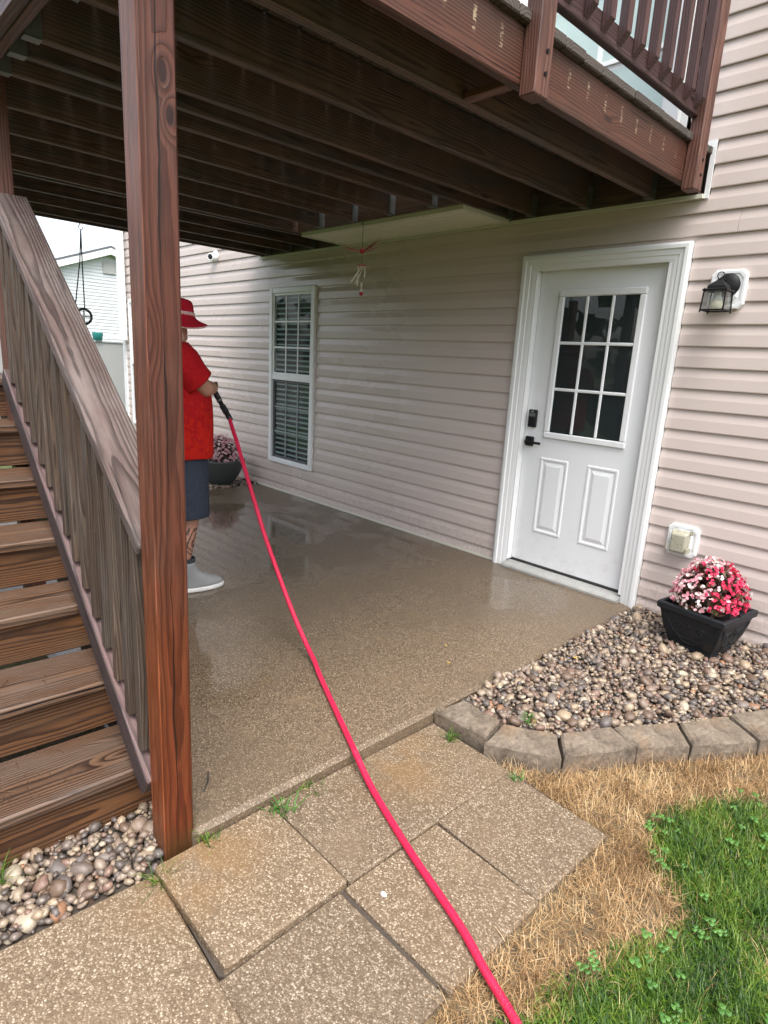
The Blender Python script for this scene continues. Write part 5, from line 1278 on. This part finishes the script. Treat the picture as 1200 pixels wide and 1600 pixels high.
# bucket hat
HM = Matrix.Translation((0, .005, 1.645)) @ Matrix.Rotation(math.radians(-3), 4, 'X')
def hring(r1, r2, z, wav=0.0, n=32): return [HM @ Vector((r1 * math.cos(t), r2 * math.sin(t), z + wav * math.cos(2 * t))) for t in [k * 2 * PI / n for k in range(n)]]
mb = MB(); mb.loft([hring(.03, .035, .068), hring(.066, .078, .064), hring(.080, .094, .052), hring(.086, .101, .015), hring(.090, .106, -.028), hring(.110, .128, -.046, -.004), hring(.140, .160, -.062, -.012), hring(.158, .180, -.074, -.020)], True, False)
mb.add([tuple(v) for v in hring(.03, .035, .068)], [tuple(range(32))]); hat = wbuild(mb, 'hat', MT['hat'], True, 1, .003)
mb = MB(); mb.loft([hring(.0915, .108, -.024), hring(.0895, .1055, -.002), ], True, False); wbuild(mb, 'hat_band', MT['hatband'], True, 0, .003, hat)
mb = MB(); mb.tube(hring(.159, .181, -.076, -.020) + hring(.159, .181, -.076, -.020)[:1], .0035, 6); wbuild(mb, 'brim_piping', MT['hatband'], True, 0, 0, hat)
mb = MB(); mb.tube([HC + Vector((.083, .02, .02)), HC + Vector((.085, .035, -.06)), HC + Vector((.055, .055, -.13)), HC + Vector((0, .07, -.155))], .0025, 5); wbuild(mb, 'chin_cord', MT['hatband'], True, 0, 0, hat)
mb = MB(); mb.lathe([(.079, -.052), (.083, -.02), (.081, .02), (.07, .05)], 26, Matrix.Translation(HC + Vector((0, -.016, .005))), False, 1.0, 1.05); hr = wbuild(mb, 'hair', MT['hair'], True)
for sx_ in (-1, 1):
    mb = MB(); mb.lathe([(0, -.0125), (.009, -.009), (.0125, 0), (.009, .009), (0, .0125)], 12, Matrix.Translation(HC + Vector((sx_ * .031, .080, .008)))); ey = wbuild(mb, 'eye', MT['eye'])
    mb = MB(); mb.lathe([(0, .0005), (.0055, 0), (.0055, -.002), (0, -.002)], 10, Matrix.Translation(HC + Vector((sx_ * .031, .0927, .007))) @ Matrix.Rotation(-PI / 2, 4, 'X')); wbuild(mb, 'iris', MT['iris'], False, 0, 0, ey)

# ------------------------------------------------------------------ hose with spray gun
hp = [Vector((-1.948, -1.869, 1.192)), Vector((-1.909, -1.846, 1.119)), Vector((-1.822, -1.846, 1.052))]
G0 = lp(-.060, .262, 1.228)                      # grip in the right hand
hose = thing('hose', 'bright red pressure hose running from the spray gun across patio and pavers to the lawn', 'hose', (-1.2, -1.75, 0))
d_c = (hp[2] - hp[1]).normalized()
ctrl = [hp[2]] + [Vector(p) for p in ((-1.755, -1.859, .983), (-1.689, -1.872, .924), (-1.614, -1.886, .84), (-1.53, -1.903, .757), (-1.379, -1.932, .599), (-1.235, -1.960, .455), (-1.03, -2.0, .285), (-.849, -2.036, .150), (-.695, -2.066, .055), (-.600, -2.095, .028), (-.49, -2.146, .0145), (-.30, -2.233, .0125), (.0, -2.370, .0125), (.06, -2.394, .004), (.20, -2.440, -.030), (.456, -2.522, -.042), (.736, -2.611, -.046), (.86, -2.654, -.052), (1.0, -2.702, -.060), (1.3, -2.83, -.064), (1.9, -3.2, -.068), (2.6, -4.2, -.068))]
for c_ in ctrl[16:]: c_.y += random.uniform(-.004, .004)
def catmull(P, n=8):
    out = []
    for i in range(len(P) - 1):
        p0, p1, p2, p3 = P[max(i - 1, 0)], P[i], P[i + 1], P[min(i + 2, len(P) - 1)]
        for k in range(n):
            t = k / n; out.append(.5 * ((2 * p1) + (p2 - p0) * t + (2 * p0 - 5 * p1 + 4 * p2 - p3) * t * t + (3 * p1 - p0 - 3 * p2 + p3) * t ** 3))
    return out + [P[-1]]
mb = MB(); mb.tube(catmull(ctrl), .0118, 12); mb.build('hose_tube', MT['hose'], hose, None, True)
mb = MB(); mb.tube([G0, lp(-.045, .262, 1.212), hp[0]], [.015, .014, .013], 10); mb.tube([hp[0], hp[0] + (hp[1] - hp[0]) * .5], .017, 12); mb.build('gun_grip', MT['blackplastic'], hose, None, True)
cpts = [hp[0] + (hp[1] - hp[0]) * .4, hp[1], hp[1] + d_c * .03, hp[2] - d_c * .012, hp[2] + d_c * .02]
mb = MB(); mb.tube(cpts, [.014, .014, .0165, .0165, .0155], 12)
for k in range(4):
    c = hp[1] + d_c * (.012 + .016 * k); mb.tube([c, c + d_c * .008], .0190, 12)
mb.build('connector', MT['blackplastic'], hose, None, True)
mb = MB(); mb.tube([hp[0] + (hp[1] - hp[0]) * .55, hp[0] + (hp[1] - hp[0]) * .75], .0168, 12); mb.build('swivel_ring', MT['galv'], hose, None, True)
A_ = G0; DW = (lp(-.46, .36, 1.19) - G0).normalized()
mb = MB(); mb.tube([A_ - DW * .05, A_, A_ + DW * .12, A_ + DW * .14], [.014, .022, .020, .012], 12); mb.build('gun_body', MT['blackplastic'], hose, None, True)
mb = MB(); mb.tube([A_ + DW * .13, A_ + DW * .62], .008, 10); mb.tube([A_ + DW * .60, A_ + DW * .66], [.012, .010], 10); mb.build('wand', MT['galv'], hose, None, True)
